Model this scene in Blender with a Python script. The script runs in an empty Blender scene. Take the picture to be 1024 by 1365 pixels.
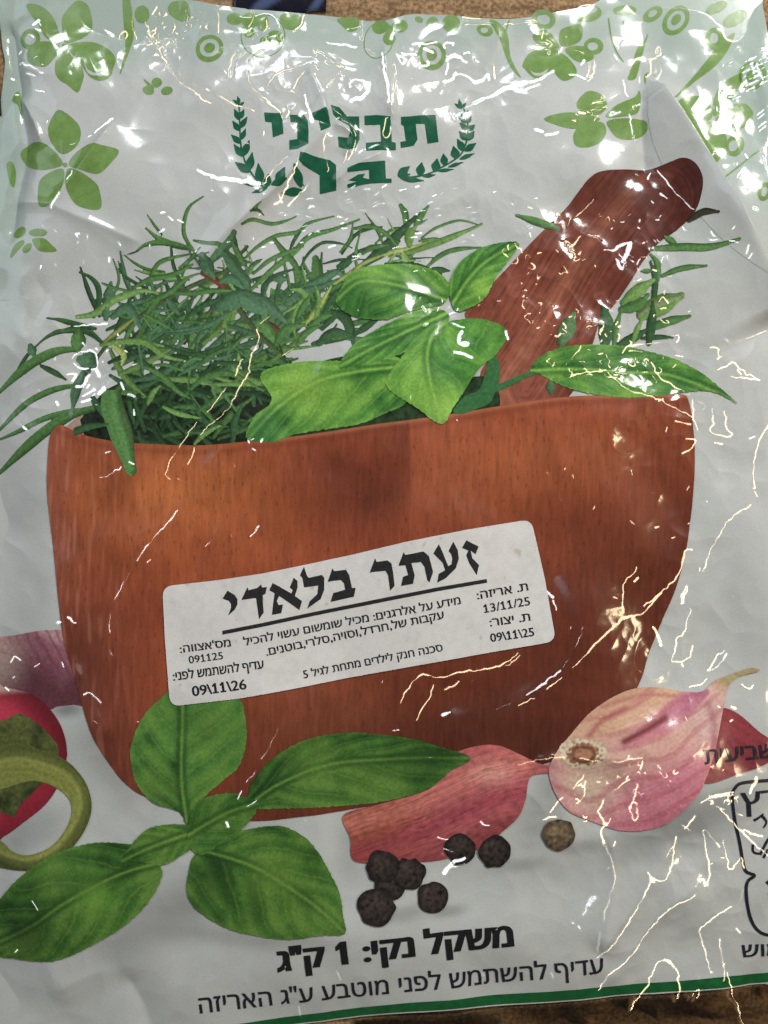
import bpy, bmesh, math, random
import numpy as np
from mathutils import Vector
from mathutils.geometry import delaunay_2d_cdt

scene = bpy.context.scene
COL = scene.collection

# ------------------------------------------------------------------ camera, world, lamps, exposure
PX = 0.0002                      # metres on the bag for one unit of the artwork grid
CX, CY = 512.0, 682.5            # grid point under the camera
ZREF = 0.004
CAM_D = 0.330
cam_d = bpy.data.cameras.new('camera'); cam = bpy.data.objects.new('camera', cam_d); COL.objects.link(cam)
cam.location = (0, 0, ZREF + CAM_D)
cam_d.sensor_fit = 'VERTICAL'
cam_d.angle = 2 * math.atan(0.1365 / CAM_D)
cam_d.clip_start = 0.01; cam_d.clip_end = 50
scene.camera = cam

world = bpy.data.worlds.new('World'); scene.world = world; world.use_nodes = True
bgn = world.node_tree.nodes['Background']
bgn.inputs[0].default_value = (1.0, 0.97, 0.92, 1); bgn.inputs[1].default_value = 0.11

W_POS = Vector((-0.08, 0.60, 0.62))     # small cool lamp beyond the top of the bag
Y_POS = Vector((0.57, -0.06, 0.58))     # small warm lamp on the right
FILL_POS = Vector((0.45, 0.55, 0.80))   # broad ceiling panel
COOL_POS = Vector((-0.80, 0.50, 0.72))  # window on the left

def area(name, pos, size, power, col, target=(0, 0, 0), size_y=None, shape='DISK', spread=None):
    l = bpy.data.lights.new(name, 'AREA'); l.shape = shape; l.size = size
    if size_y: l.size_y = size_y
    l.energy = power; l.color = col
    if spread: l.spread = math.radians(spread)
    o = bpy.data.objects.new(name, l); COL.objects.link(o)
    o.location = pos
    o.rotation_euler = (Vector(target) - Vector(pos)).to_track_quat('-Z', 'Y').to_euler()
    return o
area('white_lamp', W_POS, 0.11, 1.25, (0.93, 0.97, 1.0))
area('warm_lamp', Y_POS, 0.11, 1.4, (1.0, 0.80, 0.50))
area('ceiling_panel', FILL_POS, 0.26, 1.35, (1.0, 0.97, 0.93), target=(0.12, 0.14, 0), spread=74)
area('window_light', COOL_POS, 0.62, 2.3, (0.80, 0.91, 1.0), target=(-0.05, 0.06, 0))

scene.view_settings.view_transform = 'Standard'
scene.view_settings.look = 'None'
scene.view_settings.exposure = -0.45
scene.view_settings.gamma = 1.0
scene.view_settings.use_curve_mapping = False

# ------------------------------------------------------------------ small maths helpers
rng = np.random.default_rng(7)
def smooth(a, b, x):
    t = np.clip((x - a) / (b - a), 0, 1); return t * t * (3 - 2 * t)
def lin(rgb):
    c = np.asarray(rgb, float) / 255.0
    return np.where(c <= 0.04045, c / 12.92, ((c + 0.055) / 1.055) ** 2.4)
def C(r, g, b, k=1.0):           # printed ink: the tone seen on the bag, taken back to a base colour
    c = lin((r, g, b)); c = c + (c @ np.array((.25, .6, .15)) - c) * .10
    return np.clip(c * 1.5 * k, 0.004, 0.86)
def mix(a, b, t):
    t = np.asarray(t)[..., None]; return a * (1 - t) + b * t

X0, Y0, NX, NY = -90, -100, 1200, 1560      # raster of the height field, one sample per grid unit
gy, gx = np.mgrid[0:NY, 0:NX].astype(np.float32); gx += X0; gy += Y0
_fx = np.fft.fftfreq(NX)[None, :]; _fy = np.fft.fftfreq(NY)[:, None]
def noise(scale, seed, ax=1.0, ay=1.0):     # smooth random field of the given wavelength, unit deviation
    r = np.random.default_rng(seed).standard_normal((NY, NX))
    f = np.sqrt((_fx * ax) ** 2 + (_fy * ay) ** 2) * scale
    k = np.exp(-(f ** 2) * 1.2) * f
    n = np.fft.ifft2(np.fft.fft2(r) * k).real
    return (n / n.std()).astype(np.float32)
def samp(R, x, y):
    fx = np.clip(np.asarray(x) - X0, 0, NX - 1.001); fy = np.clip(np.asarray(y) - Y0, 0, NY - 1.001)
    i = fx.astype(int); j = fy.astype(int); u = fx - i; v = fy - j
    return (R[j, i] * (1 - u) + R[j, i + 1] * u) * (1 - v) + (R[j + 1, i] * (1 - u) + R[j + 1, i + 1] * u) * v
N8, N16, N40, N90 = noise(6, 1), noise(14, 2), noise(40, 3), noise(95, 4)
NG = noise(4.5, 11, ax=1.0, ay=7.0)          # upright wood grain
NG2 = noise(9, 12, ax=1.0, ay=9.0)
NF = noise(3, 13)

def catmull(pts, closed=False, n=8):
    P = np.asarray(pts, float); m = len(P); out = []
    for i in range(m if closed else m - 1):
        if closed: p0, p1, p2, p3 = P[i - 1], P[i], P[(i + 1) % m], P[(i + 2) % m]
        else: p0, p1, p2, p3 = P[max(i - 1, 0)], P[i], P[i + 1], P[min(i + 2, m - 1)]
        for k in range(n):
            t = k / n
            out.append(0.5 * (2 * p1 + (p2 - p0) * t + (2 * p0 - 5 * p1 + 4 * p2 - p3) * t * t + (3 * p1 - p0 - 3 * p2 + p3) * t ** 3))
    if not closed: out.append(P[-1])
    return np.array(out)
def resample(P, step, closed=True):
    P = np.asarray(P, float)
    if closed: P = np.vstack([P, P[:1]])
    seg = np.hypot(*np.diff(P, axis=0).T); s = np.r_[0, np.cumsum(seg)]
    n = max(3 if closed else 2, int(round(s[-1] / step)))
    q = np.linspace(0, s[-1], n + 1)
    R = np.stack([np.interp(q, s, P[:, 0]), np.interp(q, s, P[:, 1])], 1)
    return R[:-1] if closed else R
def straight(P, step):                      # keeps corners, adds points along the edges
    P = np.asarray(P, float); out = []
    for a, b in zip(P, np.roll(P, -1, 0)):
        n = max(1, int(np.hypot(*(b - a)) / step))
        for k in range(n): out.append(a + (b - a) * k / n)
    return np.array(out)
def polydist(x, y, P, closed=False):        # distance, arc position, side and tangent to a polyline
    P = np.asarray(P, float)
    if closed: P = np.vstack([P, P[:1]])
    best = np.full(x.shape, 1e9); s = np.zeros(x.shape); side = np.zeros(x.shape)
    tx = np.zeros(x.shape); ty = np.zeros(x.shape); acc = 0.0
    for a, b in zip(P[:-1], P[1:]):
        d = b - a; L = math.hypot(*d)
        if L < 1e-6: continue
        u = np.clip(((x - a[0]) * d[0] + (y - a[1]) * d[1]) / L ** 2, 0, 1)
        dx = x - a[0] - u * d[0]; dy = y - a[1] - u * d[1]; q = np.hypot(dx, dy)
        m = q < best
        best = np.where(m, q, best); s = np.where(m, acc + u * L, s)
        side = np.where(m, np.sign(d[0] * dy - d[1] * dx), side)
        tx = np.where(m, d[0] / L, tx); ty = np.where(m, d[1] / L, ty)
        acc += L
    return best, s, side, tx, ty, acc
def inside(x, y, P):
    P = np.asarray(P, float); xf = np.ravel(x); yf = np.ravel(y); o = np.argsort(yf, kind='stable')
    xs_, ys_ = xf[o], yf[o]; r = np.zeros(len(xf), bool); Q = np.roll(P, 1, 0)
    lo_ = np.searchsorted(ys_, np.minimum(P[:, 1], Q[:, 1]), 'left'); hi2 = np.searchsorted(ys_, np.maximum(P[:, 1], Q[:, 1]), 'left')
    for (x1, y1), (x2, y2), a, b in zip(P, Q, lo_, hi2):
        if y1 == y2 or a == b: continue
        r[a:b] ^= xs_[a:b] < (x2 - x1) * (ys_[a:b] - y1) / (y2 - y1) + x1
    out = np.empty(len(xf), bool); out[o] = r
    return out.reshape(np.shape(x))
def ell(cx, cy, rx, ry, rot=0, n=28):
    a = np.linspace(0, 2 * np.pi, n, endpoint=False); c, s = math.cos(math.radians(rot)), math.sin(math.radians(rot))
    return np.stack([cx + rx * np.cos(a) * c - ry * np.sin(a) * s, cy + rx * np.cos(a) * s + ry * np.sin(a) * c], 1)

# ------------------------------------------------------------------ height of the crumpled film (grid units above the table)
def ramp(a, b, v): return smooth(a, b, v)
edgeL = ramp(-30, 75, gx); edgeR = 1 - ramp(1018, 1072, gx)
edgeT = ramp(-25, 165, gy); edgeB = 1 - ramp(1235, 1440, gy + 0.09 * (gx - 512))
H = 3.0 + 22.0 * (edgeL * edgeR) ** 0.8 * edgeT * edgeB
H = H + 4.0 * np.exp(-(((gx - 500) / 330) ** 2 + ((gy - 700) / 380) ** 2))
H = H.astype(np.float32)
AMP = 1.9
def add_ridge(pts, amp, wl, wr, ends=40):   # tent-like fold: wl / wr are the widths of its two flanks
    global H
    P = catmull(pts, n=6); w = 5 * max(wl, wr)
    x0, x1 = P[:, 0].min() - w, P[:, 0].max() + w; y0, y1 = P[:, 1].min() - w, P[:, 1].max() + w
    i0, i1 = int(max(0, x0 - X0)), int(min(NX, x1 - X0)); j0, j1 = int(max(0, y0 - Y0)), int(min(NY, y1 - Y0))
    sx, sy = gx[j0:j1, i0:i1], gy[j0:j1, i0:i1]
    d, s, sd, _, _, L = polydist(sx, sy, P)
    wd = np.where(sd < 0, wl, wr)
    fade = smooth(0, min(ends, L * .4), s) * (1 - smooth(L - min(ends, L * .4), L, s))
    r = np.sqrt((d / wd) ** 2 + 0.02) - 0.14
    H[j0:j1, i0:i1] += (AMP * amp * np.exp(-r) * fade).astype(np.float32)
# great fold at the upper right: long flank on its left, steep drop on its right
add_ridge([(866, 100), (905, 160), (945, 228), (985, 300), (1022, 372), (1050, 430)], 17, 4, 46, 30)
add_ridge([(858, 70), (853, 150), (858, 215), (866, 262)], -6, 16, 18, 40)
# star of folds around the lettering
add_ridge([(408, 84), (424, 120), (440, 168)], 5, 8, 14, 20)
add_ridge([(440, 168), (418, 196), (392, 230), (345, 275), (300, 318), (262, 362)], 6.5, 10, 26, 20)
add_ridge([(440, 168), (458, 172), (470, 186), (462, 215)], 3.5, 6, 9, 14)
add_ridge([(512, 50), (516, 110), (524, 165)], 3, 6, 10, 20)
add_ridge([(440, 250), (470, 225), (500, 210), (520, 200)], 3, 8, 8, 20)
# left side
add_ridge([(8, 20), (16, 80), (22, 130), (34, 190), (22, 250), (10, 330)], -5, 10, 10, 30)
add_ridge([(20, 120), (45, 160), (60, 200)], 3.5, 8, 12, 20)
add_ridge([(5, 268), (60, 272), (110, 292), (200, 330)], 3.5, 14, 14, 30)
add_ridge([(40, 360), (60, 400), (30, 450)], -3, 18, 18, 30)
add_ridge([(62, 280), (110, 225), (158, 155)], 3.5, 9, 14, 30)
add_ridge([(250, 655), (200, 725), (150, 810), (140, 900)], 2.6, 18, 26, 50)
add_ridge([(300, 620), (285, 700), (230, 800)], -2.2, 22, 22, 50)
# dome of the contents below the sticker
add_ridge([(560, 955), (640, 945), (705, 915), (755, 872), (788, 815), (790, 750)], 2.0, 26, 40, 60)
add_ridge([(100, 880), (130, 930), (150, 990)], 3.0, 16, 16, 30)
# lower right, bottom
add_ridge([(700, 1012), (760, 1006), (850, 1008)], 3.0, 10, 16, 30)
add_ridge([(805, 1100), (818, 1160), (800, 1275)], 3.0, 14, 18, 30)
add_ridge([(797, 1275), (862, 1175), (900, 1120)], 3.0, 14, 18, 30)
add_ridge([(805, 1325), (870, 1230), (940, 1165)], 2.6, 14, 18, 30)
add_ridge([(160, 1290), (190, 1340), (205, 1400)], -3.5, 22, 22, 30)
add_ridge([(60, 1330), (120, 1300), (160, 1290)], 2.5, 20, 20, 30)
# wide ripples and fine crinkle
stk = np.exp(-np.clip(polydist(gx, gy, [(230, 860), (720, 775)])[0] - 60, 0, None) / 25)
crump = np.zeros_like(H)
for cx, cy, rx, ry, a in [(235, 45, 110, 50, 1), (440, 120, 120, 100, .8), (600, 100, 120, 60, .7), (770, 390, 130, 110, 1.0), (880, 500, 90, 90, .9),
                          (120, 490, 90, 90, .9), (820, 1060, 130, 90, 1.0), (930, 1180, 130, 160, .7), (560, 290, 240, 60, .8), (990, 110, 60, 120, .35),
                          (30, 90, 50, 120, .8), (650, 940, 160, 60, .35), (640, 420, 90, 60, .6), (960, 620, 70, 140, .35), (860, 840, 90, 80, .6), (250, 480, 140, 100, .5)]:
    crump = np.maximum(crump, a * np.exp(-(((gx - cx) / rx) ** 2 + ((gy - cy) / ry) ** 2)))
H += 2.0 * noise(130, 21) * (1 - .6 * stk) + 4.0 * noise(300, 27)
H += 0.26 * noise(46, 22) * (0.4 + crump) * (1 - .8 * stk)
R1 = noise(60, 23); H += (-1.5 * np.abs(R1) * (0.22 + 0.50 * crump) * (1 - .9 * stk)).astype(np.float32)
R2 = noise(26, 24); H += (-0.24 * np.abs(R2) * (0.10 + crump) * (1 - .9 * stk)).astype(np.float32)
H += 0.022 * noise(13, 25) * (0.25 + crump) * (1 - .9 * stk)
H = np.maximum(H, 2.0)
GYs, GXs = np.gradient(H)                   # slopes before the sharp creases

# ------------------------------------------------------------------ traced glints of the film: shallow creases, normals bent to the lamps
def mirror_slope(x, y, lamp):               # slope (in grid axes) of a facet that sends the lamp up to where the photographer stood
    P = np.stack([(x - CX) * PX, (CY - y) * PX, np.full_like(x, ZREF)], -1)
    a = np.array(lamp) - P; a /= np.linalg.norm(a, axis=-1, keepdims=True)
    b = np.array((0, 0, ZREF + CAM_D)) - P; b /= np.linalg.norm(b, axis=-1, keepdims=True)
    h = a + b
    return -h[..., 0] / h[..., 2], h[..., 1] / h[..., 2]
CREASE = np.zeros_like(H); CW = np.zeros_like(H); TX = np.zeros_like(H); TY = np.zeros_like(H)
def crease(pts, lamp, width=2.6, bead=15.0, gap=0.25, curve=True, wob=0.8, seed=None):
    rs = np.random.default_rng(abs(hash((round(pts[0][0]), round(pts[0][1]), len(pts)))) % 2 ** 31 if seed is None else seed)
    P = np.asarray(pts, float)
    if curve and len(P) > 2: P = catmull(P, n=5)
    P = resample(P, 5.0, closed=False)
    if len(P) > 3:
        P = catmull(P + rs.normal(0, wob, P.shape) * 0.8, n=3)
    w = width * 0.5 + 22
    i0, i1 = int(max(0, P[:, 0].min() - w - 2 - X0)), int(min(NX, P[:, 0].max() + w + 3 - X0))
    j0, j1 = int(max(0, P[:, 1].min() - w - 2 - Y0)), int(min(NY, P[:, 1].max() + w + 3 - Y0))
    if i1 - i0 < 2 or j1 - j0 < 2: return
    sx, sy = gx[j0:j1, i0:i1].astype(float), gy[j0:j1, i0:i1].astype(float)
    d, s, sd, tx, ty, L = polydist(sx, sy, P)
    hx, hy = mirror_slope(sx, sy, lamp)
    nx, ny = -ty, tx
    gn = np.clip((hx - GXs[j0:j1, i0:i1]) * nx + (hy - GYs[j0:j1, i0:i1]) * ny, -.3, .3)
    nk = int(L / bead) + 4; on = (rs.uniform(0, 1, nk) > gap).astype(float); wk = rs.uniform(0.55, 1.35, nk)
    pos = np.clip((s + rs.uniform(0, bead)) / bead, 0, nk - 1.01); k0 = pos.astype(int); f = smooth(.3, .7, pos - k0)
    onv = on[k0] * (1 - f) + on[np.minimum(k0 + 1, nk - 1)] * f; wv = wk[k0] * (1 - f) + wk[np.minimum(k0 + 1, nk - 1)] * f
    fade = smooth(-4, 5, s) * (1 - smooth(L - 5, L + 4, s)) if L > 24 else 1.0
    hw = width * 0.5 * wv
    h = .35 * gn * np.clip(d, 0, hw) * sd * np.exp(-np.clip(d - hw, 0, None) / (5.0 if L > 24 else 2.0)) * np.exp(-np.clip(d - 14, 0, None) / 3)
    CREASE[j0:j1, i0:i1] += h * onv * fade
    m = (1 - smooth(hw * .55, hw + .9, d)) * onv * (1 - smooth(.75, 1.0, np.where(onv > .5, 0, 1 - onv)))
    j = rs.normal(0, .012, 2)
    new = m > CW[j0:j1, i0:i1]
    for T_, v_ in ((TX, hx + j[0]), (TY, hy + j[1])): T_[j0:j1, i0:i1] = np.where(new, v_, T_[j0:j1, i0:i1])
    CW[j0:j1, i0:i1] = np.maximum(m, CW[j0:j1, i0:i1])
def loops(cx, cy, rx, ry, n, lamp, size=(4, 14), width=2.2, seed=1, frac=0.7, gap=.3):
    rs = np.random.default_rng(seed)
    for _ in range(n):
        a = rs.uniform(0, 2 * np.pi); r = math.sqrt(rs.uniform()); x, y = cx + rx * r * math.cos(a), cy + ry * r * math.sin(a)
        s = rs.uniform(*size); e = rs.uniform(.35, 1); rot = rs.uniform(0, np.pi); st = rs.uniform(0, 2 * np.pi)
        t = np.linspace(st, st + 2 * np.pi * rs.uniform(.25, frac), 9)
        q = s * (1 + .35 * np.sin(3 * t + st)); u, v = q * np.cos(t), e * q * np.sin(t)
        pts = np.stack([x + u * math.cos(rot) - v * math.sin(rot), y + u * math.sin(rot) + v * math.cos(rot)], 1)
        crease(pts, lamp, width=rs.uniform(.8, 1.2) * width, bead=7, gap=gap, seed=int(rs.integers(1e9)))
def specks(cx, cy, rx, ry, n, lamp, size=(1.5, 5), width=2.8, seed=1, rot=None):
    rs = np.random.default_rng(seed)
    for _ in range(n):
        a = rs.uniform(0, 2 * np.pi); r = math.sqrt(rs.uniform()); x, y = cx + rx * r * math.cos(a), cy + ry * r * math.sin(a)
        L = rs.uniform(*size); o = rs.uniform(0, np.pi) if rot is None else rot + rs.normal(0, .25)
        crease([(x - L * math.cos(o), y - L * math.sin(o)), (x + L * math.cos(o), y + L * math.sin(o))], lamp,
               width=width * rs.uniform(.7, 1.3), bead=max(6, 2 * L), gap=0, curve=False, seed=int(rs.integers(1e9)))
WL, YL = W_POS, Y_POS
def sheen(pts, width, amt=.8):              # broad sheen put in by bending normals to mirror the window
    P = catmull(pts, n=5); w = width * 2.2
    i0, i1 = int(max(0, P[:, 0].min() - w - X0)), int(min(NX, P[:, 0].max() + w - X0))
    j0, j1 = int(max(0, P[:, 1].min() - w - Y0)), int(min(NY, P[:, 1].max() + w - Y0))
    sx, sy = gx[j0:j1, i0:i1].astype(float), gy[j0:j1, i0:i1].astype(float)
    d, s, sd, tx, ty, L = polydist(sx, sy, P); hx, hy = mirror_slope(sx, sy, COOL_POS)
    m = amt * np.exp(-(d / (width * .6 * (.45 + .55 * np.sin(np.pi * np.clip(s / L, 0, 1))))) ** 2) * smooth(0, L * .15, s) * (1 - smooth(L * .85, L, s))
    m = .74 * m * np.clip(1.0 + .10 * samp(N90, sx, sy), .6, 1.15)
    new = m > CW[j0:j1, i0:i1]
    for T_, v_ in ((TX, hx), (TY, hy)): T_[j0:j1, i0:i1] = np.where(new, v_, T_[j0:j1, i0:i1])
    CW[j0:j1, i0:i1] = np.maximum(np.minimum(m, 1), CW[j0:j1, i0:i1])
for pts, w, a in [([(575, 935), (620, 950), (680, 935), (735, 900), (770, 850)], 48, .95), ([(735, 760), (755, 790), (770, 830)], 44, .9), ([(110, 900), (125, 930), (150, 975)], 26, .9), ([(78, 890), (85, 905), (84, 925)], 14, .8), ([(100, 870), (112, 900)], 14, .7),
                  ([(45, 890), (55, 886)], 18, .7), ([(600, 440), (622, 452), (640, 462)], 22, .8), ([(765, 340), (790, 350), (815, 345)], 34, .8), ([(310, 290), (260, 360), (230, 420)], 26, .6), ([(250, 680), (200, 750), (165, 820)], 16, .6), ([(300, 640), (285, 720)], 14, .4),
                  ([(330, 235), (300, 310), (262, 372)], 20, .7), ([(442, 170), (420, 200), (390, 240)], 12, .8), ([(512, 60), (516, 105), (522, 150)], 10, .9), ([(415, 90), (432, 130), (444, 168)], 9, .9), ([(60, 160), (120, 140), (180, 165)], 40, .5), ([(8, 240), (18, 330), (14, 420)], 24, .7), ([(760, 1215), (785, 1200)], 26, .7),
                  ([(924, 200), (962, 262), (1000, 330)], 15, .95), ([(1005, 60), (1015, 130), (1018, 200)], 18, .7), ([(880, 40), (930, 90), (960, 110)], 40, .5), ([(640, 1092), (600, 1110)], 18, .6), ([(560, 1085), (600, 1095), (650, 1100)], 14, .5)]:
    sheen(pts, w, a)
# cool glints
for pts, w, gap in [
    ([(70, 278), (80, 262), (92, 241), (100, 231)], 3, .1), ([(95, 195), (108, 190), (122, 183)], 3, .3), ([(128, 179), (140, 168), (158, 155)], 3.2, .2),
    ([(125, 22), (131, 29), (140, 36)], 4, .2), ([(140, 36), (147, 40)], 4.5, 0), ([(22, 80), (40, 86), (48, 92), (57, 97)], 3, .1), ([(33, 94), (45, 98)], 4, 0),
    ([(33, 116), (45, 117), (58, 122)], 3, .3), ([(42, 30), (50, 24)], 4, 0), ([(46, 36), (52, 38)], 4, 0), ([(32, 40), (43, 47)], 3, 0),
    ([(265, 230), (285, 237)], 3, .2), ([(283, 238), (310, 243), (347, 248)], 5.5, 0), ([(435, 53), (447, 55), (478, 59)], 3.5, .2),
    ([(465, 118), (472, 107), (490, 114), (492, 120), (483, 132), (469, 136)], 5, 0), ([(406, 130), (412, 150), (417, 166)], 3, 0), ([(411, 140), (418, 166)], 2.6, 0),
    ([(529, 70), (536, 86), (541, 78), (529, 70)], 3.5, 0), ([(545, 70), (555, 71)], 4, 0), ([(552, 56), (570, 55), (583, 53)], 3, .3), ([(566, 62), (577, 67)], 5, 0),
    ([(592, 62), (594, 54), (602, 55)], 4.5, 0), ([(562, 85), (572, 84), (571, 79)], 4.5, 0), ([(597, 78), (607, 72), (622, 82)], 5, 0),
    ([(592, 107), (604, 105), (607, 98), (625, 100), (633, 107), (645, 104), (651, 95), (652, 103)], 5, 0), ([(595, 97), (597, 84)], 3.5, .1),
    ([(617, 145), (640, 133), (655, 128)], 4.5, 0), ([(655, 128), (680, 115), (717, 107)], 5.5, 0), ([(720, 105), (738, 93)], 4.5, 0),
    ([(750, 96), (768, 100), (780, 105)], 3.5, .1), ([(776, 84), (780, 78)], 4, 0), ([(714, 175), (722, 178)], 5, 0), ([(727, 182), (742, 180)], 6, 0),
    ([(703, 120), (720, 112)], 2.5, .2), ([(600, 150), (606, 160)], 3.5, 0), ([(608, 155), (616, 150)], 3.5, 0),
    ([(510, 70), (513, 100), (520, 140)], 4, .1), ([(515, 105), (519, 140)], 4.5, .1),
    ([(831, 105), (834, 125), (838, 140), (848, 175), (856, 195)], 3, .25), ([(837, 158), (840, 175), (845, 190)], 3, .4), ([(826, 62), (832, 48)], 3.5, .1), ([(820, 70), (824, 76)], 4, 0),
    ([(813, 337), (840, 325), (833, 345), (826, 360), (818, 348)], 6, 0), ([(836, 330), (828, 352)], 7, 0), ([(868, 334), (858, 343), (848, 352), (845, 366)], 4.5, .15),
    ([(672, 430), (674, 440), (677, 452)], 4.5, .1), ([(606, 432), (618, 436)], 5, 0), ([(616, 442), (612, 455), (622, 458)], 8, 0), ([(606, 469), (618, 472), (628, 477)], 5, 0), ([(600, 418), (612, 412)], 3.5, 0),
    ([(100, 435), (118, 433), (141, 431)], 4, .1), ([(96, 478), (103, 470), (122, 467), (129, 476), (127, 490)], 3.5, 0), ([(98, 484), (104, 490), (116, 491)], 3.5, 0), ([(90, 500), (100, 498), (96, 508)], 5, 0),
    ([(118, 500), (112, 512), (103, 516)], 4, 0), ([(128, 493), (131, 500)], 6, 0), ([(138, 515), (133, 526), (140, 520)], 5, 0), ([(110, 528), (126, 520)], 3, 0), ([(110, 536), (121, 533)], 5, 0), ([(161, 510), (165, 519)], 3.5, 0),
    ([(172, 526), (180, 530), (183, 537)], 4, .2), ([(178, 545), (179, 553)], 3, 0), ([(31, 569), (36, 573)], 4, 0), ([(76, 536), (78, 540)], 5, 0), ([(143, 604), (149, 602)], 3, 0), ([(174, 616), (180, 619)], 3.5, 0),
    ([(135, 637), (150, 632), (164, 622)], 2.6, .1), ([(335, 715), (347, 700)], 2.8, .3), ([(275, 728), (281, 722)], 2.8, .2),
    ([(247, 665), (232, 690), (200, 728), (175, 765), (158, 795), (151, 820), (149, 850), (146, 866)], 2.4, .3), ([(204, 745), (192, 758)], 2.4, .4), ([(150, 865), (153, 872)], 3, 0),
    ([(94, 822), (104, 830)], 4.5, 0), ([(80, 829), (84, 828)], 4, 0), ([(10, 884), (18, 876), (25, 880)], 4, .1), ([(85, 882), (87, 888)], 4.5, 0), ([(46, 889), (54, 884)], 3, 0), ([(14, 905), (18, 903)], 3, 0), ([(3, 918), (8, 922)], 5, 0),
    ([(116, 924), (124, 921), (130, 926), (137, 933)], 5, .1), ([(127, 958), (133, 962)], 2.5, 0), ([(728, 788), (735, 795)], 7, 0), ([(736, 800), (741, 812)], 3.5, 0),
    ([(700, 925), (725, 908), (745, 892)], 4.0, .2), ([(660, 945), (690, 930)], 3, .3), ([(748, 888), (765, 860), (775, 835)], 2.2, .4), ([(590, 952), (600, 948)], 6, 0), ([(524, 973), (532, 972)], 4, 0),
    ([(323, 1053), (318, 1063)], 4, .1), ([(303, 1095), (305, 1100)], 6, 0), ([(330, 1073), (343, 1066)], 3, 0), ([(372, 967), (362, 990), (350, 1010)], 2.4, .2), ([(348, 1010), (340, 1030), (330, 1040)], 2.4, .4), ([(325, 1052), (330, 1038)], 2.2, .3),
    ([(640, 1094), (652, 1098)], 3.5, .1), ([(583, 1114), (597, 1118)], 3, 0), ([(590, 1130), (605, 1134)], 2.6, .2), ([(592, 1162), (605, 1148), (620, 1142)], 7, .1), ([(600, 1155), (622, 1150)], 5, .1), ([(588, 1135), (591, 1138)], 4, 0),
    ([(776, 1216), (784, 1203), (792, 1194)], 8, 0), ([(755, 1222), (763, 1228)], 6, .1), ([(770, 1232), (772, 1235)], 3, 0), ([(45, 1198), (54, 1209)], 3, 0), ([(18, 1272), (22, 1268)], 4, 0),
    ([(998, 585), (1005, 582)], 4, 0), ([(965, 454), (968, 456)], 4, 0), ([(988, 352), (992, 345)], 3, 0), ([(965, 276), (976, 279)], 3, .1), ([(980, 240), (988, 228)], 2.5, .1),
    ([(940, 315), (955, 325), (975, 330)], 2.5, .3), ([(970, 270), (980, 282), (992, 300)], 3.5, .1), ([(985, 345), (987, 335)], 3, 0), ([(905, 305), (920, 318), (945, 325), (972, 326)], 2.4, .45),
    ([(875, 230), (885, 245), (897, 262), (905, 270), (920, 285)], 2.4, .1), ([(878, 262), (886, 268)], 4, 0), ([(862, 240), (866, 232)], 3, 0), ([(1016, 210), (1018, 225), (1022, 235)], 3.5, 0), ([(1010, 330), (1018, 350), (1024, 365)], 3.5, .1),
    ([(640, 1297), (646, 1302)], 2.4, .2), ([(735, 1297), (738, 1304)], 2.6, 0), ([(447, 1288), (455, 1305)], 2.2, .2), ([(398, 1345), (400, 1360)], 2, .2),
    ]:
    crease(pts, WL, width=w, gap=gap)
for i, row in enumerate(range(7)):           # dotted glitter by the right edge, normals bent to the white lamp
    for k in range(6):
        x, y = 992 + k * 6.2 + i * 1.0, 80 - k * 3.0 + i * 6.5
        if (i + k) % 4: crease([(x - 1.8, y + 1.2), (x + 1.8, y - 1.2)], WL, width=2.6, gap=0, curve=False)
        x, y = 1006 + k * 5 + i * .6, 150 - k * 4.0 + i * 5.5
        if (i * k) % 3: crease([(x - 2, y + 1.6), (x + 2, y - 1.6)], WL, width=2.8, gap=0, curve=False)
specks(545, 285, 200, 40, 42, WL, size=(1, 4), width=2.0, seed=5, rot=-.15)
specks(500, 262, 90, 14, 10, WL, size=(2, 5), width=2.2, seed=15, rot=-.3)
specks(420, 335, 120, 40, 11, WL, size=(1.5, 5), width=2.2, seed=6, rot=-.2)
specks(120, 330, 90, 40, 13, WL, size=(1, 3), width=2.4, seed=7)
specks(600, 385, 70, 55, 13, WL, size=(1, 3.5), width=2.4, seed=8)
specks(120, 490, 60, 60, 12, WL, size=(1, 3), width=2.6, seed=9)
specks(230, 300, 30, 16, 4, WL, size=(1.5, 4), width=3.4, seed=10)
specks(860, 340, 60, 60, 13, WL, size=(1, 4), width=2.6, seed=11)
specks(340, 590, 22, 10, 4, WL, size=(1.5, 4), width=3.4, seed=12)
specks(830, 300, 60, 40, 8, WL, size=(1, 2.5), width=2.4, seed=13)
specks(600, 90, 70, 40, 12, WL, size=(1, 3), width=2.6, seed=14)
specks(980, 180, 40, 140, 16, WL, size=(1, 3.5), width=2.6, seed=16)
specks(60, 90, 60, 90, 10, WL, size=(1, 2.5), width=2.6, seed=17)
specks(500, 640, 460, 640, 36, WL, size=(.8, 2), width=2.0, seed=18)
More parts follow.
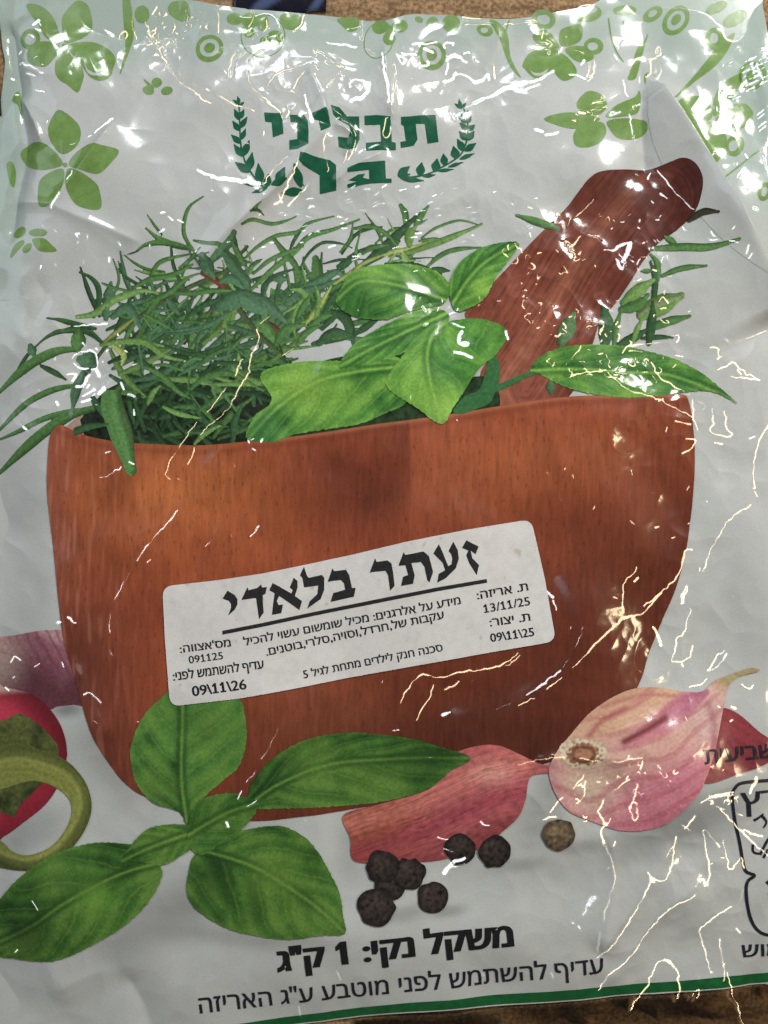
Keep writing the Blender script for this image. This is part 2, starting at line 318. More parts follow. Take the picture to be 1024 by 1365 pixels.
# warm glints
for pts, w, gap in [
    ([(203, 45), (210, 62), (216, 72), (240, 97), (262, 115), (285, 126)], 2.8, .12), ([(214, 72), (236, 104), (258, 122), (268, 132), (282, 140)], 2.8, .15), ([(276, 120), (292, 130), (312, 140), (340, 150)], 3.2, .1),
    ([(155, 46), (157, 38), (165, 36), (163, 44), (158, 52)], 2.6, .1), ([(172, 12), (174, 30), (178, 45), (174, 58)], 3, .2), ([(190, 22), (198, 40), (203, 44)], 3, .2), ([(200, 12), (206, 2)], 4, .1),
    ([(305, 104), (307, 85), (314, 70), (326, 60), (322, 72), (314, 82), (312, 98), (310, 107)], 2.4, .12), ([(350, 66), (332, 77), (331, 95), (335, 115), (350, 130), (362, 140)], 2.6, .1), ([(357, 138), (368, 147), (375, 153), (377, 160)], 4, .1),
    ([(357, 118), (366, 103), (385, 92), (405, 83)], 2.4, .1), ([(346, 105), (352, 118), (357, 122), (390, 124)], 2.4, .15), ([(405, 98), (398, 108), (392, 120)], 2.8, .1), ([(389, 122), (393, 126)], 5, 0),
    ([(418, 65), (424, 76), (440, 84), (458, 89)], 3, .05), ([(420, 64), (440, 76), (458, 88)], 2, .2), ([(458, 90), (448, 103), (436, 118)], 2, .2), ([(418, 84), (426, 98)], 2.2, .2),
    ([(245, 0), (248, 25)], 2.4, .2), ([(289, 5), (290, 22), (290, 40)], 2.6, .1), ([(334, 7), (336, 22), (330, 32)], 3, .1), ([(352, 10), (356, 30), (352, 50)], 2.6, .25), ([(384, 12), (385, 34)], 2, .2), ([(405, 14), (398, 32), (390, 37)], 3, .1), ([(310, 2), (313, 10)], 2.2, .1),
    ([(483, 20), (483, 50), (492, 66), (500, 74)], 2.2, .1), ([(506, 90), (513, 125), (518, 160)], 2.2, .15), ([(526, 75), (527, 120), (532, 162)], 2.2, .2), ([(515, 160), (512, 175), (513, 186), (519, 182), (520, 172)], 2.4, .1),
    ([(447, 150), (462, 165), (474, 183), (466, 200), (458, 220)], 2.2, .15), ([(435, 180), (432, 200), (438, 225), (436, 232)], 2.2, .2), ([(385, 213), (366, 230), (352, 250)], 2.4, .1), ([(402, 206), (394, 232), (385, 245), (375, 268), (366, 272)], 2.6, .15),
    ([(428, 236), (412, 245), (404, 255), (392, 265), (385, 275)], 4, .1), ([(372, 260), (376, 270)], 3, 0), ([(382, 144), (387, 152), (383, 158)], 3.2, .1), ([(342, 157), (343, 166)], 3, .1), ([(353, 178), (353, 183)], 4, 0), ([(475, 190), (470, 205), (465, 215)], 2.2, .2),
    ([(618, 20), (640, 23)], 4, .1), ([(620, 30), (660, 30), (715, 27)], 2.4, .2), ([(735, 25), (742, 30)], 3, .2), ([(728, 48), (738, 55), (732, 60)], 2.6, .1), ([(752, 45), (760, 58), (780, 68)], 2.2, .2),
    ([(660, 86), (660, 102)], 4.5, 0), ([(787, 80), (786, 92), (783, 106)], 2.4, .1), ([(794, 80), (792, 96), (784, 108)], 2.4, .1), ([(863, 100), (870, 92), (870, 76), (880, 74), (884, 88), (880, 100), (876, 105)], 2.8, .1), ([(878, 66), (882, 56), (884, 66), (878, 70)], 3, 0), ([(876, 106), (884, 115), (890, 130)], 2.6, .1),
    ([(786, 150), (800, 148)], 4.5, 0), ([(788, 140), (802, 138)], 4, 0), ([(771, 153), (778, 154)], 6, 0), ([(762, 163), (766, 164)], 4, 0), ([(790, 164), (796, 157)], 4, 0),
    ([(343, 440), (345, 455), (342, 464), (328, 476), (318, 490), (314, 502), (300, 521)], 2.8, .12), ([(343, 464), (334, 480), (332, 498), (320, 516), (306, 545), (290, 560)], 2.4, .2), ([(300, 521), (282, 545), (262, 565), (248, 582), (237, 600), (226, 618), (222, 634), (228, 640)], 2.6, .15), ([(288, 561), (272, 575), (262, 592), (256, 612), (240, 630), (231, 640)], 2.6, .3), ([(343, 436), (360, 424)], 2.4, .2), ([(378, 475), (392, 465)], 2.6, .2),
    ([(702, 315), (730, 300), (765, 292), (790, 268)], 2.4, .25), ([(752, 330), (755, 305), (760, 290)], 2.2, .15), ([(760, 330), (775, 315), (792, 300)], 2.6, .3), ([(775, 350), (785, 345), (792, 358)], 2.4, .2),
    ([(742, 508), (770, 500), (800, 497), (835, 500)], 2.6, .15), ([(808, 498), (835, 520), (860, 528), (880, 535), (900, 545), (922, 556)], 2.8, .1), ([(838, 468), (860, 472), (870, 490), (880, 505), (905, 518), (918, 527)], 2.6, .12), ([(828, 470), (838, 462), (870, 458), (885, 455)], 2.6, .15), ([(893, 449), (903, 448), (904, 455), (897, 456), (893, 449)], 2.2, .1), ([(900, 474), (910, 476)], 2.4, .1),
    ([(803, 500), (815, 505), (840, 500), (860, 497)], 2.4, .2), ([(946, 464), (955, 466), (958, 477)], 4, .1), ([(957, 493), (968, 487), (975, 483), (984, 492), (1000, 502), (1011, 507), (995, 505), (970, 502), (957, 495)], 2.4, .08), ([(981, 494), (986, 500)], 3, .1),
    ([(922, 532), (924, 545), (922, 560)], 2.8, .2), ([(930, 535), (940, 540), (936, 545)], 2.6, .1), ([(925, 560), (930, 575)], 2.6, .2), ([(948, 545), (950, 562), (948, 575), (965, 582), (975, 580), (968, 570), (965, 548)], 2.8, .15), ([(900, 562), (920, 566)], 3.4, .1), ([(915, 585), (927, 588), (920, 598), (908, 605)], 2.4, .1), ([(952, 590), (962, 592)], 3, .1),
    ([(1024, 565), (1012, 585), (1005, 610), (1003, 645), (1006, 650), (1000, 652)], 2.4, .05), ([(1004, 655), (1008, 662)], 3, 0), ([(998, 674), (985, 682), (968, 694), (958, 712), (948, 730), (942, 748), (937, 762)], 2.6, .12),
    ([(921, 733), (912, 736), (905, 760), (898, 775), (890, 780), (873, 800), (860, 815), (850, 820), (832, 823), (800, 850), (770, 880), (730, 915), (705, 932), (688, 940)], 2.8, .06), ([(848, 756), (843, 765), (832, 775), (829, 798), (830, 815)], 2.2, .12), ([(845, 775), (850, 770)], 3, 0), ([(858, 808), (870, 800), (885, 785)], 3.2, .1), ([(872, 836), (878, 848), (882, 862)], 5, .1), ([(920, 770), (914, 790), (910, 805), (908, 800), (914, 780)], 3, .1),
    ([(922, 810), (918, 825), (912, 845), (905, 850), (902, 862), (898, 882), (920, 878), (925, 862)], 2.6, .1), ([(977, 795), (981, 808)], 3, .1), ([(968, 868), (958, 875), (948, 890), (946, 895), (958, 890), (970, 872)], 3, .1), ([(920, 916), (935, 913), (945, 905)], 3, .1), ([(988, 912), (1000, 918), (1004, 914)], 3, .1), ([(975, 942), (980, 944)], 3.4, 0),
    ([(533, 937), (545, 915), (560, 900), (572, 898), (590, 903), (610, 895), (640, 892), (665, 886), (690, 870)], 2.8, .08), ([(665, 890), (680, 882), (692, 872)], 4.5, .1), ([(578, 912), (572, 930), (562, 945), (555, 960)], 2.6, .08), ([(572, 900), (582, 915), (595, 918), (612, 908)], 3, .1),
    ([(690, 1018), (715, 1010), (740, 1005), (775, 1007), (800, 1011), (850, 1006)], 3.4, .05), ([(775, 1030), (768, 1040), (755, 1055), (742, 1065), (733, 1078), (726, 1086)], 2.6, .1), ([(768, 1028), (776, 1040), (776, 1060), (768, 1068)], 2.8, .1), ([(722, 1090), (740, 1085), (752, 1092)], 3, .2),
    ([(797, 1078), (808, 1058), (830, 1040), (848, 1025), (852, 1010)], 3, .1), ([(845, 1040), (842, 1065), (838, 1080), (845, 1092), (848, 1080), (844, 1065)], 3, .1), ([(797, 1080), (806, 1100), (812, 1090)], 4, .1), ([(808, 1095), (800, 1110), (805, 1122)], 5, .2), ([(802, 1120), (812, 1140), (818, 1165), (810, 1195), (803, 1220), (797, 1250), (796, 1276)], 2.4, .05),
    ([(796, 1276), (812, 1262), (830, 1238), (848, 1205), (862, 1178), (865, 1165), (880, 1172), (892, 1155), (900, 1115)], 2.8, .06), ([(862, 1160), (868, 1172)], 5, .1), ([(800, 1325), (812, 1300), (830, 1287), (850, 1262), (870, 1232), (895, 1205), (922, 1192), (935, 1170), (938, 1180), (945, 1165), (942, 1140), (936, 1105), (945, 1112), (958, 1128)], 2.3, .06),
    ([(912, 1102), (920, 1092), (928, 1072), (945, 1058), (958, 1056), (975, 1054)], 3, .1), ([(945, 1060), (968, 1056)], 6, .1), ([(908, 1098), (918, 1105)], 4.5, 0), ([(958, 1076), (975, 1095), (995, 1115), (1012, 1130), (1024, 1142)], 3, .1), ([(952, 1072), (970, 1080), (988, 1085)], 2.2, .2), ([(990, 1105), (1005, 1112), (1015, 1112)], 3, .1), ([(976, 1055), (982, 1045), (985, 1055), (978, 1062)], 4, .1), ([(998, 1055), (1006, 1036)], 4.5, .1), ([(962, 1118), (968, 1145), (972, 1158), (982, 1145), (988, 1142), (990, 1162), (996, 1172)], 2.4, .1), ([(990, 1185), (983, 1208)], 2.4, .15), ([(976, 1208), (960, 1216), (940, 1232), (934, 1245), (942, 1270), (950, 1300)], 2.4, .08), ([(982, 1238), (987, 1244)], 3.4, 0), ([(950, 1300), (962, 1298), (968, 1288)], 2.8, .05), ([(961, 1254), (964, 1278), (968, 1295), (966, 1312)], 3, .15),
    ([(845, 1352), (852, 1338), (865, 1318), (872, 1300), (882, 1284), (892, 1284), (900, 1292), (906, 1300), (908, 1318), (906, 1335)], 3.2, .05), ([(888, 1282), (896, 1288)], 4, 0), ([(932, 1296), (934, 1306)], 3, .1), ([(925, 1332), (935, 1322), (932, 1335)], 3.4, .1), ([(972, 1300), (980, 1330), (990, 1352), (995, 1372)], 2.4, .05),
    ]:
    crease(pts, YL, width=w, gap=gap)
loops(232, 28, 42, 22, 33, YL, size=(2, 7), width=2.2, seed=31)
loops(205, 48, 20, 20, 7, YL, size=(2, 7), width=2.4, seed=32)
loops(355, 42, 30, 12, 8, YL, size=(2, 6), width=2.0, seed=33)
loops(725, 345, 45, 35, 12, YL, size=(3, 11), width=2.4, seed=34)
loops(770, 300, 40, 28, 6, YL, size=(3, 12), width=2.2, seed=35)
loops(735, 425, 36, 28, 13, YL, size=(3, 9), width=2.6, seed=36)
loops(700, 395, 24, 20, 7, YL, size=(2, 6), width=3.0, seed=37)
loops(810, 440, 36, 22, 8, YL, size=(4, 12), width=2.6, seed=38)
loops(850, 400, 40, 60, 9, YL, size=(3, 10), width=2.2, seed=39)
loops(775, 488, 60, 18, 12, YL, size=(3, 12), width=2.2, seed=40)
loops(835, 500, 50, 22, 7, YL, size=(3, 12), width=2.2, seed=41)
loops(795, 1060, 60, 36, 14, YL, size=(2, 8), width=2.4, seed=42)
loops(860, 1030, 40, 22, 13, YL, size=(1.5, 6), width=2.4, seed=43)
loops(960, 1062, 22, 10, 9, YL, size=(2, 6), width=2.6, seed=44)
loops(740, 60, 30, 26, 4, YL, size=(2, 7), width=2.0, seed=45)
loops(800, 150, 24, 18, 3, YL, size=(2, 5), width=2.2, seed=46)
loops(840, 130, 40, 60, 2, YL, size=(3, 8), width=2, seed=48)
specks(850, 560, 120, 200, 18, YL, size=(1, 4), width=2.2, seed=49)
specks(700, 320, 60, 60, 8, YL, size=(1, 4), width=2.4, seed=50)
specks(900, 1000, 110, 300, 16, YL, size=(1, 3), width=2.2, seed=51)
H = H + CREASE
_gy, _gx = np.gradient(H)
SLX = (_gx * (1 - CW) + TX * CW).astype(np.float32); SLY = (_gy * (1 - CW) + TY * CW).astype(np.float32)
def film_normals(x, y):                     # film slopes, with the glints and sheen bent into the normals
    n = np.stack([-samp(SLX, x, y), samp(SLY, x, y), np.ones(len(x))], 1)
    return n / np.linalg.norm(n, axis=1, keepdims=True)
def height(x, y, lift=0.0): return samp(H, x, y) * PX + lift

# ------------------------------------------------------------------ mesh building on the film
STEP = 1.1
LIFT = 0.00009
def to_world(x, y, z): return np.stack([(x - CX) * PX, (CY - y) * PX, z], 1)
def link(name, me, parent=None):
    o = bpy.data.objects.new(name, me); COL.objects.link(o)
    if parent: o.parent = parent
    return o
def mesh_from(name, co, tris, cols=None, mat=None, parent=None, quads=False):
    me = bpy.data.meshes.new(name)
    n = 4 if quads else 3
    tris = np.asarray(tris, np.int32)
    me.vertices.add(len(co)); me.vertices.foreach_set('co', np.asarray(co, np.float32).ravel())
    me.loops.add(tris.size); me.loops.foreach_set('vertex_index', tris.ravel())
    me.polygons.add(len(tris)); me.polygons.foreach_set('loop_start', np.arange(0, tris.size, n, dtype=np.int32))
    me.polygons.foreach_set('loop_total', np.full(len(tris), n, np.int32))
    me.polygons.foreach_set('use_smooth', np.ones(len(tris), bool))
    me.update(calc_edges=True); me.validate()
    if cols is not None:
        a = me.color_attributes.new('ink', 'FLOAT_COLOR', 'POINT')
        c = np.ones((len(co), 4), np.float32); c[:, :3] = cols
        a.data.foreach_set('color', c.ravel())
    if mat: me.materials.append(mat)
    if mat is not None and mat.name in ('glossy_printed_film', 'clear_film'):
        me.normals_split_custom_set_from_vertices(film_normals(co[:, 0] / PX + CX, CY - co[:, 1] / PX).tolist())
    return link(name, me, parent)
def triangulate(polys, holes=(), step=STEP):
    allp = list(polys) + list(holes)
    xs = np.concatenate([p[:, 0] for p in allp]); ys = np.concatenate([p[:, 1] for p in allp])
    ix = np.arange(math.floor(xs.min() / step), math.ceil(xs.max() / step) + 1) * step
    iy = np.arange(math.floor(ys.min() / step), math.ceil(ys.max() / step) + 1) * step
    mx, my = [a.ravel() for a in np.meshgrid(ix, iy)]
    ins = np.zeros(mx.shape, bool)
    for p in polys: ins |= inside(mx, my, p)
    for p in holes: ins &= ~inside(mx, my, p)
    mx, my = mx[ins], my[ins]
    keep = np.ones(mx.shape, bool)
    edge = np.concatenate([resample(p, step * .5) for p in allp])
    cell = {}
    ei = np.floor(edge / step).astype(int)
    near = np.zeros(mx.shape, bool)
    occ = set(map(tuple, ei))
    ci = np.floor(np.stack([mx, my], 1) / step).astype(int)
    x0, y0 = ci.min(0) - 3 if len(ci) else (0, 0); 
    if len(ci):
        G = np.zeros((max(ci[:, 0].max(), ei[:, 0].max()) - min(x0, ei[:, 0].min()) + 6, max(ci[:, 1].max(), ei[:, 1].max()) - min(y0, ei[:, 1].min()) + 6), bool)
        ox, oy = min(x0, ei[:, 0].min()) - 2, min(y0, ei[:, 1].min()) - 2
        for dx in (-1, 0, 1):
            for dy in (-1, 0, 1): G[ei[:, 0] - ox + dx, ei[:, 1] - oy + dy] = True
        near = G[ci[:, 0] - ox, ci[:, 1] - oy]
        q = np.where(near)[0]
        if len(q):
            for k0 in range(0, len(q), 4000):
                qq = q[k0:k0 + 4000]
                bx = (mx[qq][:, None] - edge[None, :, 0]) ** 2 + (my[qq][:, None] - edge[None, :, 1]) ** 2 if len(edge) < 6000 else None
                if bx is not None: keep[qq] = bx.min(1) > (0.5 * step) ** 2
        mx, my = mx[keep], my[keep]
    verts = [tuple(v) for p in allp for v in p] + list(zip(mx.tolist(), my.tolist()))
    edges = []; b = 0
    for p in allp:
        n = len(p); edges += [(b + i, b + (i + 1) % n) for i in range(n)]; b += n
    V, E, F, *_ = delaunay_2d_cdt([Vector(v) for v in verts], edges, [], 0, 1e-5, False)
    V = np.array([(v[0], v[1]) for v in V]); F = np.array(F, np.int64)
    c = V[F].mean(1)
    m = np.zeros(len(F), bool)
    for p in polys: m |= inside(c[:, 0], c[:, 1], p)
    for p in holes: m &= ~inside(c[:, 0], c[:, 1], p)
    F = F[m]
    used = np.unique(F); re = np.full(len(V), -1); re[used] = np.arange(len(used))
    V = V[used]; F = re[F]
    a, bb, cc = V[F[:, 0]], V[F[:, 1]], V[F[:, 2]]
    cr = (bb[:, 0] - a[:, 0]) * (cc[:, 1] - a[:, 1]) - (bb[:, 1] - a[:, 1]) * (cc[:, 0] - a[:, 0])
    F[cr > 0] = F[cr > 0][:, ::-1]           # grid y runs down: keep normals up
    return V, F
def printed(name, polys, colour, layer, mat, parent, holes=(), step=STEP, label=None, zfun=None):
    V, F = triangulate([np.asarray(p) for p in polys], [np.asarray(p) for p in holes], step)
    x, y = V[:, 0], V[:, 1]
    cols = colour(x, y) if callable(colour) else np.tile(np.asarray(colour), (len(x), 1))
    z = (zfun or height)(x, y, layer * LIFT)
    o = mesh_from(name, to_world(x, y, z), F, np.clip(cols, 0.003, .88), mat, parent)
    if label: o['label'] = label
    return o

# ------------------------------------------------------------------ materials
def nodes_of(name):
    m = bpy.data.materials.new(name); m.use_nodes = True
    nt = m.node_tree; return m, nt, nt.nodes['Principled BSDF']
def ink_material(name, rough, spec=0.5, bump=0.0, bump_scale=900.0, grain=0.11, grain_scale=4600.0, coat=0.0):
    m, nt, b = nodes_of(name); N, L = nt.nodes, nt.links
    at = N.new('ShaderNodeAttribute'); at.attribute_name = 'ink'
    geo = N.new('ShaderNodeNewGeometry')
    nz = N.new('ShaderNodeTexNoise'); nz.inputs['Scale'].default_value = grain_scale; nz.inputs['Detail'].default_value = 2
    L.new(geo.outputs['Position'], nz.inputs['Vector'])
    mr = N.new('ShaderNodeMapRange'); mr.inputs['From Min'].default_value = .25; mr.inputs['From Max'].default_value = .75
    mr.inputs['To Min'].default_value = 1 - grain; mr.inputs['To Max'].default_value = 1 + grain
    L.new(nz.outputs['Fac'], mr.inputs['Value'])
    mx = N.new('ShaderNodeVectorMath'); mx.operation = 'SCALE'
    L.new(at.outputs['Color'], mx.inputs[0]); L.new(mr.outputs['Result'], mx.inputs['Scale'])
    L.new(mx.outputs['Vector'], b.inputs['Base Color'])
    b.inputs['Roughness'].default_value = rough
    b.inputs['Specular IOR Level'].default_value = spec
    if coat: b.inputs['Coat Weight'].default_value = coat; b.inputs['Coat Roughness'].default_value = .34
    if bump:
        n2 = N.new('ShaderNodeTexNoise'); n2.inputs['Scale'].default_value = bump_scale; n2.inputs['Detail'].default_value = 3
        L.new(geo.outputs['Position'], n2.inputs['Vector'])
        bp = N.new('ShaderNodeBump'); bp.inputs['Strength'].default_value = 1.0; bp.inputs['Distance'].default_value = bump
        L.new(n2.outputs['Fac'], bp.inputs['Height']); L.new(bp.outputs['Normal'], b.inputs['Normal'])
    return m
FILM = ink_material('glossy_printed_film', 0.12, coat=.35, bump=0.000012, bump_scale=700)
PAPER = ink_material('matt_label_paper', 0.75, spec=0.25, bump=0.00001, bump_scale=3000, grain=.06, grain_scale=2500)

# ------------------------------------------------------------------ the table under the bag
def make_table():
    n = 90; s = 0.9
    g = np.linspace(-s, s, n + 1); X, Y = np.meshgrid(g, g)
    co = np.stack([X.ravel(), Y.ravel(), np.zeros(X.size)], 1)
    i = np.arange(n * (n + 1)).reshape(n, n + 1)[:, :-1].ravel()
    o = mesh_from('tabletop', co, np.stack([i, i + 1, i + n + 2, i + n + 1], 1), quads=True)
    m, nt, b = nodes_of('brown_card_table'); N, L = nt.nodes, nt.links
    geo = N.new('ShaderNodeNewGeometry'); mp = N.new('ShaderNodeMapping'); mp.inputs['Scale'].default_value = (60, 190, 60)
    L.new(geo.outputs['Position'], mp.inputs['Vector'])
    n1 = N.new('ShaderNodeTexNoise'); n1.inputs['Scale'].default_value = 1.0; n1.inputs['Detail'].default_value = 6; n1.inputs['Roughness'].default_value = .65
    L.new(mp.outputs['Vector'], n1.inputs['Vector'])
    n2 = N.new('ShaderNodeTexNoise'); n2.inputs['Scale'].default_value = 900; n2.inputs['Detail'].default_value = 4
    L.new(geo.outputs['Position'], n2.inputs['Vector'])
    ad = N.new('ShaderNodeMath'); ad.operation = 'ADD'; L.new(n1.outputs['Fac'], ad.inputs[0]); L.new(n2.outputs['Fac'], ad.inputs[1])
    cr = N.new('ShaderNodeValToRGB'); e = cr.color_ramp.elements
    e[0].position = .72; e[0].color = (*(lin((98, 74, 48)) * 1.5), 1); e[1].position = 1.25 / 1.0 if False else 1.0; e[1].color = (*(lin((154, 124, 90)) * 1.6), 1)
    hf = N.new('ShaderNodeMath'); hf.operation = 'MULTIPLY'; hf.inputs[1].default_value = .85
    L.new(ad.outputs[0], hf.inputs[0]); L.new(hf.outputs[0], cr.inputs['Fac']); L.new(cr.outputs['Color'], b.inputs['Base Color'])
    b.inputs['Roughness'].default_value = .7
    bp = N.new('ShaderNodeBump'); bp.inputs['Distance'].default_value = .0002; L.new(n2.outputs['Fac'], bp.inputs['Height']); L.new(bp.outputs['Normal'], b.inputs['Normal'])
    o.data.materials.append(m); o['kind'] = 'structure'
    return o
make_table()

# ------------------------------------------------------------------ the bag
bag = bpy.data.objects.new('spice_bag', None); COL.objects.link(bag); bag.empty_display_size = .02
bag['label'] = 'crinkled glossy plastic spice bag printed with a wooden mortar, herbs and garlic'
bag['category'] = 'spice bag'

outline = catmull([(-32, -60), (-14, -50)], n=2).tolist()
BAG = np.array([(-4, -45), (-5, 0), (-2, 50), (2, 78), (-1, 100), (-5, 130), (-14, 165), (-18, 260), (-26, 400), (-28, 900), (-24, 1300), (-20, 1414),
                (60, 1405), (200, 1392), (338, 1378), (440, 1366), (540, 1355), (640, 1347), (760, 1340), (840, 1332), (900, 1328), (1024, 1317), (1062, 1312), (1064, 900), (1060, 300), (1044, 150), (1032, 60),
                (1022, 0), (1018, -35), (900, -45), (830, -30), (796, -2), (760, 8), (700, 20), (650, 22), (600, 17), (550, 15), (520, 21), (500, 22), (435, 14), (400, 12), (315, 5), (290, 2), (240, -8), (100, -30)], float)
BAGS = resample(catmull(BAG, True, 6), STEP)

def base_print(x, y):
    c = np.tile(C(177, 182, 182), (len(x), 1))
    c = c * (1 + 0.012 * samp(N40, x, y) + .012 * samp(NF, x, y))[:, None]
    # pale mint border of the artwork
    top = 22 + 0 * x
    mt = 1 - smooth(10, 120, y + 10 * samp(N90, x, y)); mt = mt * .68
    ml = (1 - smooth(5, 60, x)) * (1 - smooth(200, 560, y)) * .75
    mr_ = smooth(880, 1010, x + .1 * y) * (1 - smooth(120, 420, y)) * .7
    m = np.maximum(np.maximum(mt, ml), mr_)
    c = mix(c, np.tile(C(142, 166, 156), (len(x), 1)), m)
    # the still life's cast shadows, painted soft grey, part of the printed picture
    def blob(cx, cy, rx, ry, rot, a):
        k, s = math.cos(math.radians(rot)), math.sin(math.radians(rot))
        u = ((x - cx) * k + (y - cy) * s) / rx; v = (-(x - cx) * s + (y - cy) * k) / ry
        return a * np.exp(-(u * u + v * v) ** 1.3)
    g = blob(900, 1100, 130, 34, -22, .50) + blob(720, 1080, 30, 50, 20, .38) + blob(215, 1225, 110, 40, -28, .45) + blob(150, 1020, 26, 70, -30, .35)
    g = g + blob(345, 1248, 110, 14, 3, .35) + blob(40, 1110, 60, 26, -30, .35) + blob(300, 1110, 90, 26, -8, .2) + blob(540, 1215, 36, 10, -10, .4) + blob(598, 1214, 26, 8, -10, .4)
    g = g + blob(690, 1152, 34, 10, -8, .35) + blob(770, 1128, 30, 10, -5, .35) + blob(90, 945, 22, 10, -8, .6) + blob(465, 1130, 18, 40, 0, .25)
    c = mix(c, np.tile(C(92, 92, 92), (len(x), 1)), np.clip(g, 0, .75))
    return c
printed('front_film', [BAGS], base_print, 0, FILM, bag)
# flat back sheet that the front is sealed to
B2 = straight(BAG, 12)
bm = bmesh.new()
lo = [bm.verts.new(((p[0] - CX) * PX, (CY - p[1]) * PX, 0.0003)) for p in B2]
hi_ = [bm.verts.new(((p[0] - CX) * PX, (CY - p[1]) * PX, float(samp(H, p[0], p[1])) * PX - .0001)) for p in B2]
bm.faces.new(lo)
for i in range(len(lo)):
    j = (i + 1) % len(lo); bm.faces.new((lo[i], lo[j], hi_[j], hi_[i]))
me = bpy.data.meshes.new('back_film'); bm.normal_update(); bm.to_mesh(me); bm.free()
bk, nt, b = nodes_of('plain_back_film'); b.inputs['Base Color'].default_value = (.55, .58, .56, 1); b.inputs['Roughness'].default_value = .25
me.materials.append(bk); link('back_film', me, bag)

# green stripe along the bottom
st_top = [(-22, 1398), (100, 1390), (338, 1364), (440, 1352), (540, 1340), (620, 1333), (700, 1327), (800, 1320), (840, 1316), (900, 1312), (960, 1306), (1024, 1301), (1060, 1297)]
st_bot = [(1061, 1310), (1024, 1315), (900, 1326), (840, 1330), (760, 1338), (640, 1345), (540, 1353), (440, 1364), (338, 1376), (100, 1400), (-19, 1411)]
printed('bottom_stripe', [straight(np.vstack([catmull(st_top, n=4), catmull(st_bot, n=4)]), STEP)],
        lambda x, y: np.tile(C(8, 88, 42), (len(x), 1)) * (1 + .08 * samp(N16, x, y))[:, None], 1, FILM, bag)

# clear flap of the seal beyond the stripe
flap = [(470, 1365), (540, 1356.5), (640, 1348.5), (760, 1341.5), (840, 1333.5), (900, 1329.5), (1024, 1318.5), (1061, 1313.5), (1064, 1400), (900, 1424), (700, 1432), (480, 1440)]
cm, nt, b = nodes_of('clear_film'); N, L = nt.nodes, nt.links
tr = N.new('ShaderNodeBsdfTransparent'); tr.inputs[0].default_value = (.93, .93, .92, 1)
gl = N.new('ShaderNodeBsdfGlossy'); gl.inputs['Roughness'].default_value = .1
lw = N.new('ShaderNodeFresnel'); lw.inputs['IOR'].default_value = 1.5
ms = N.new('ShaderNodeMixShader'); L.new(lw.outputs[0], ms.inputs[0]); L.new(tr.outputs[0], ms.inputs[1]); L.new(gl.outputs[0], ms.inputs[2])
L.new(ms.outputs[0], N['Material Output'].inputs['Surface'])
printed('clear_flap', [straight(np.array(flap, float), STEP)], (.8, .8, .8), 0, cm, bag)

# ------------------------------------------------------------------ green ornaments printed along the border
def orn_col(x, y):
    c = np.tile(C(104, 140, 68), (len(x), 1)) * (1 + .05 * samp(N16, x, y) + .05 * samp(NF, x, y))[:, None]
    pale = np.clip((1 - smooth(5, 40, y)) * .25 + smooth(.3, 1.5, samp(N90, x, y)) * .2, 0, .5)
    return mix(c, np.tile(C(140, 165, 125), (len(x), 1)), pale)
def sm(pts): return resample(catmull(pts, True, 6), STEP)
def ornament(name, polys, holes=()): 
    return printed(name, [sm(p) if len(p) < 20 else resample(p, STEP) for p in polys], orn_col, .6, FILM, bag, holes=[sm(h) if len(h) < 20 else resample(h, STEP) for h in holes])
F1 = [[(33, 2), (51, 4), (66, 16), (75, 35), (78, 55), (59, 47), (49, 29), (39, 16)], [(86, 8), (80, 20), (80, 35), (85, 54), (105, 47), (117, 35), (119, 21), (113, 0), (100, -6)],
      [(88, 59), (105, 51), (125, 52), (143, 62), (152, 75), (149, 88), (147, 97), (140, 104), (131, 106), (119, 101), (109, 88), (101, 77)],
      [(83, 62), (74, 78), (73, 94), (78, 105), (90, 113), (103, 123), (109, 109), (111, 98), (107, 86), (94, 72)], [(79, 61), (64, 53), (45, 55), (35, 64), (35, 78), (45, 86), (60, 88), (70, 78)],
      ell(38, 49, 14, 14), ell(83.5, 58, 3, 3, 0, 20)]
ornament('printed_flower', F1, [[(111, 82), (117, 91), (128, 95), (138, 91), (141, 83), (142, 91), (137, 98), (127, 99), (117, 96)], ell(38, 49, 8, 8, 0, 22)])
F2 = [[(78, 147), (67, 166), (66, 180), (72, 195), (84, 207), (98, 203), (108, 190), (108, 172), (97, 158)], [(85, 217), (74, 203), (59, 192), (39, 190), (25, 199), (27, 211), (39, 222), (59, 227), (84, 223)],
      [(94, 222), (105, 205), (123, 195), (137, 197), (161, 204), (150, 222), (135, 235), (117, 232)], [(86, 227), (64, 232), (52, 244), (53, 273), (63, 277), (77, 268), (86, 250)],
      [(92, 228), (105, 230), (125, 242), (135, 255), (136, 281), (109, 278), (96, 265), (90, 247)], ell(89, 222, 3.2, 3.2, 0, 20)]
ornament('printed_flower', F2)
F3 = [ell(25, 309, 10, 7, -25), ell(52, 311, 13, 5.5, 3), [(44, 320), (60, 319), (70, 327), (77, 336), (55, 336)], [(30, 320), (20, 325), (13, 338), (14, 343), (24, 334), (33, 325)], ell(37, 331, 8, 5, -40)]
ornament('printed_flower', F3)
ornament('printed_leaf', [ell(208, 108, 7, 7), ell(197, 119, 8, 6, 20), ell(222, 120, 8, 6, -10), [(190, 103), (198, 108), (205, 116), (199, 116)]])
ornament('printed_leaf', [[(160, -12), (161, 20), (163, 45), (164, 62), (158, 97), (168, 70), (175, 40), (173, 10), (168, -12)]])
ornament('printed_leaf', [ell(186, 12, 10, 12), ell(0, 180, 7, 14), ell(3, 188, 5, 6, 0, 22)][:1])
ornament('printed_leaf', [[(4, 215), (12, 212), (17, 225), (15, 245), (9, 240)]])
ornament('printed_leaf', [[(11, 128), (18, 116), (23, 124), (26, 150), (24, 152), (19, 135)]])
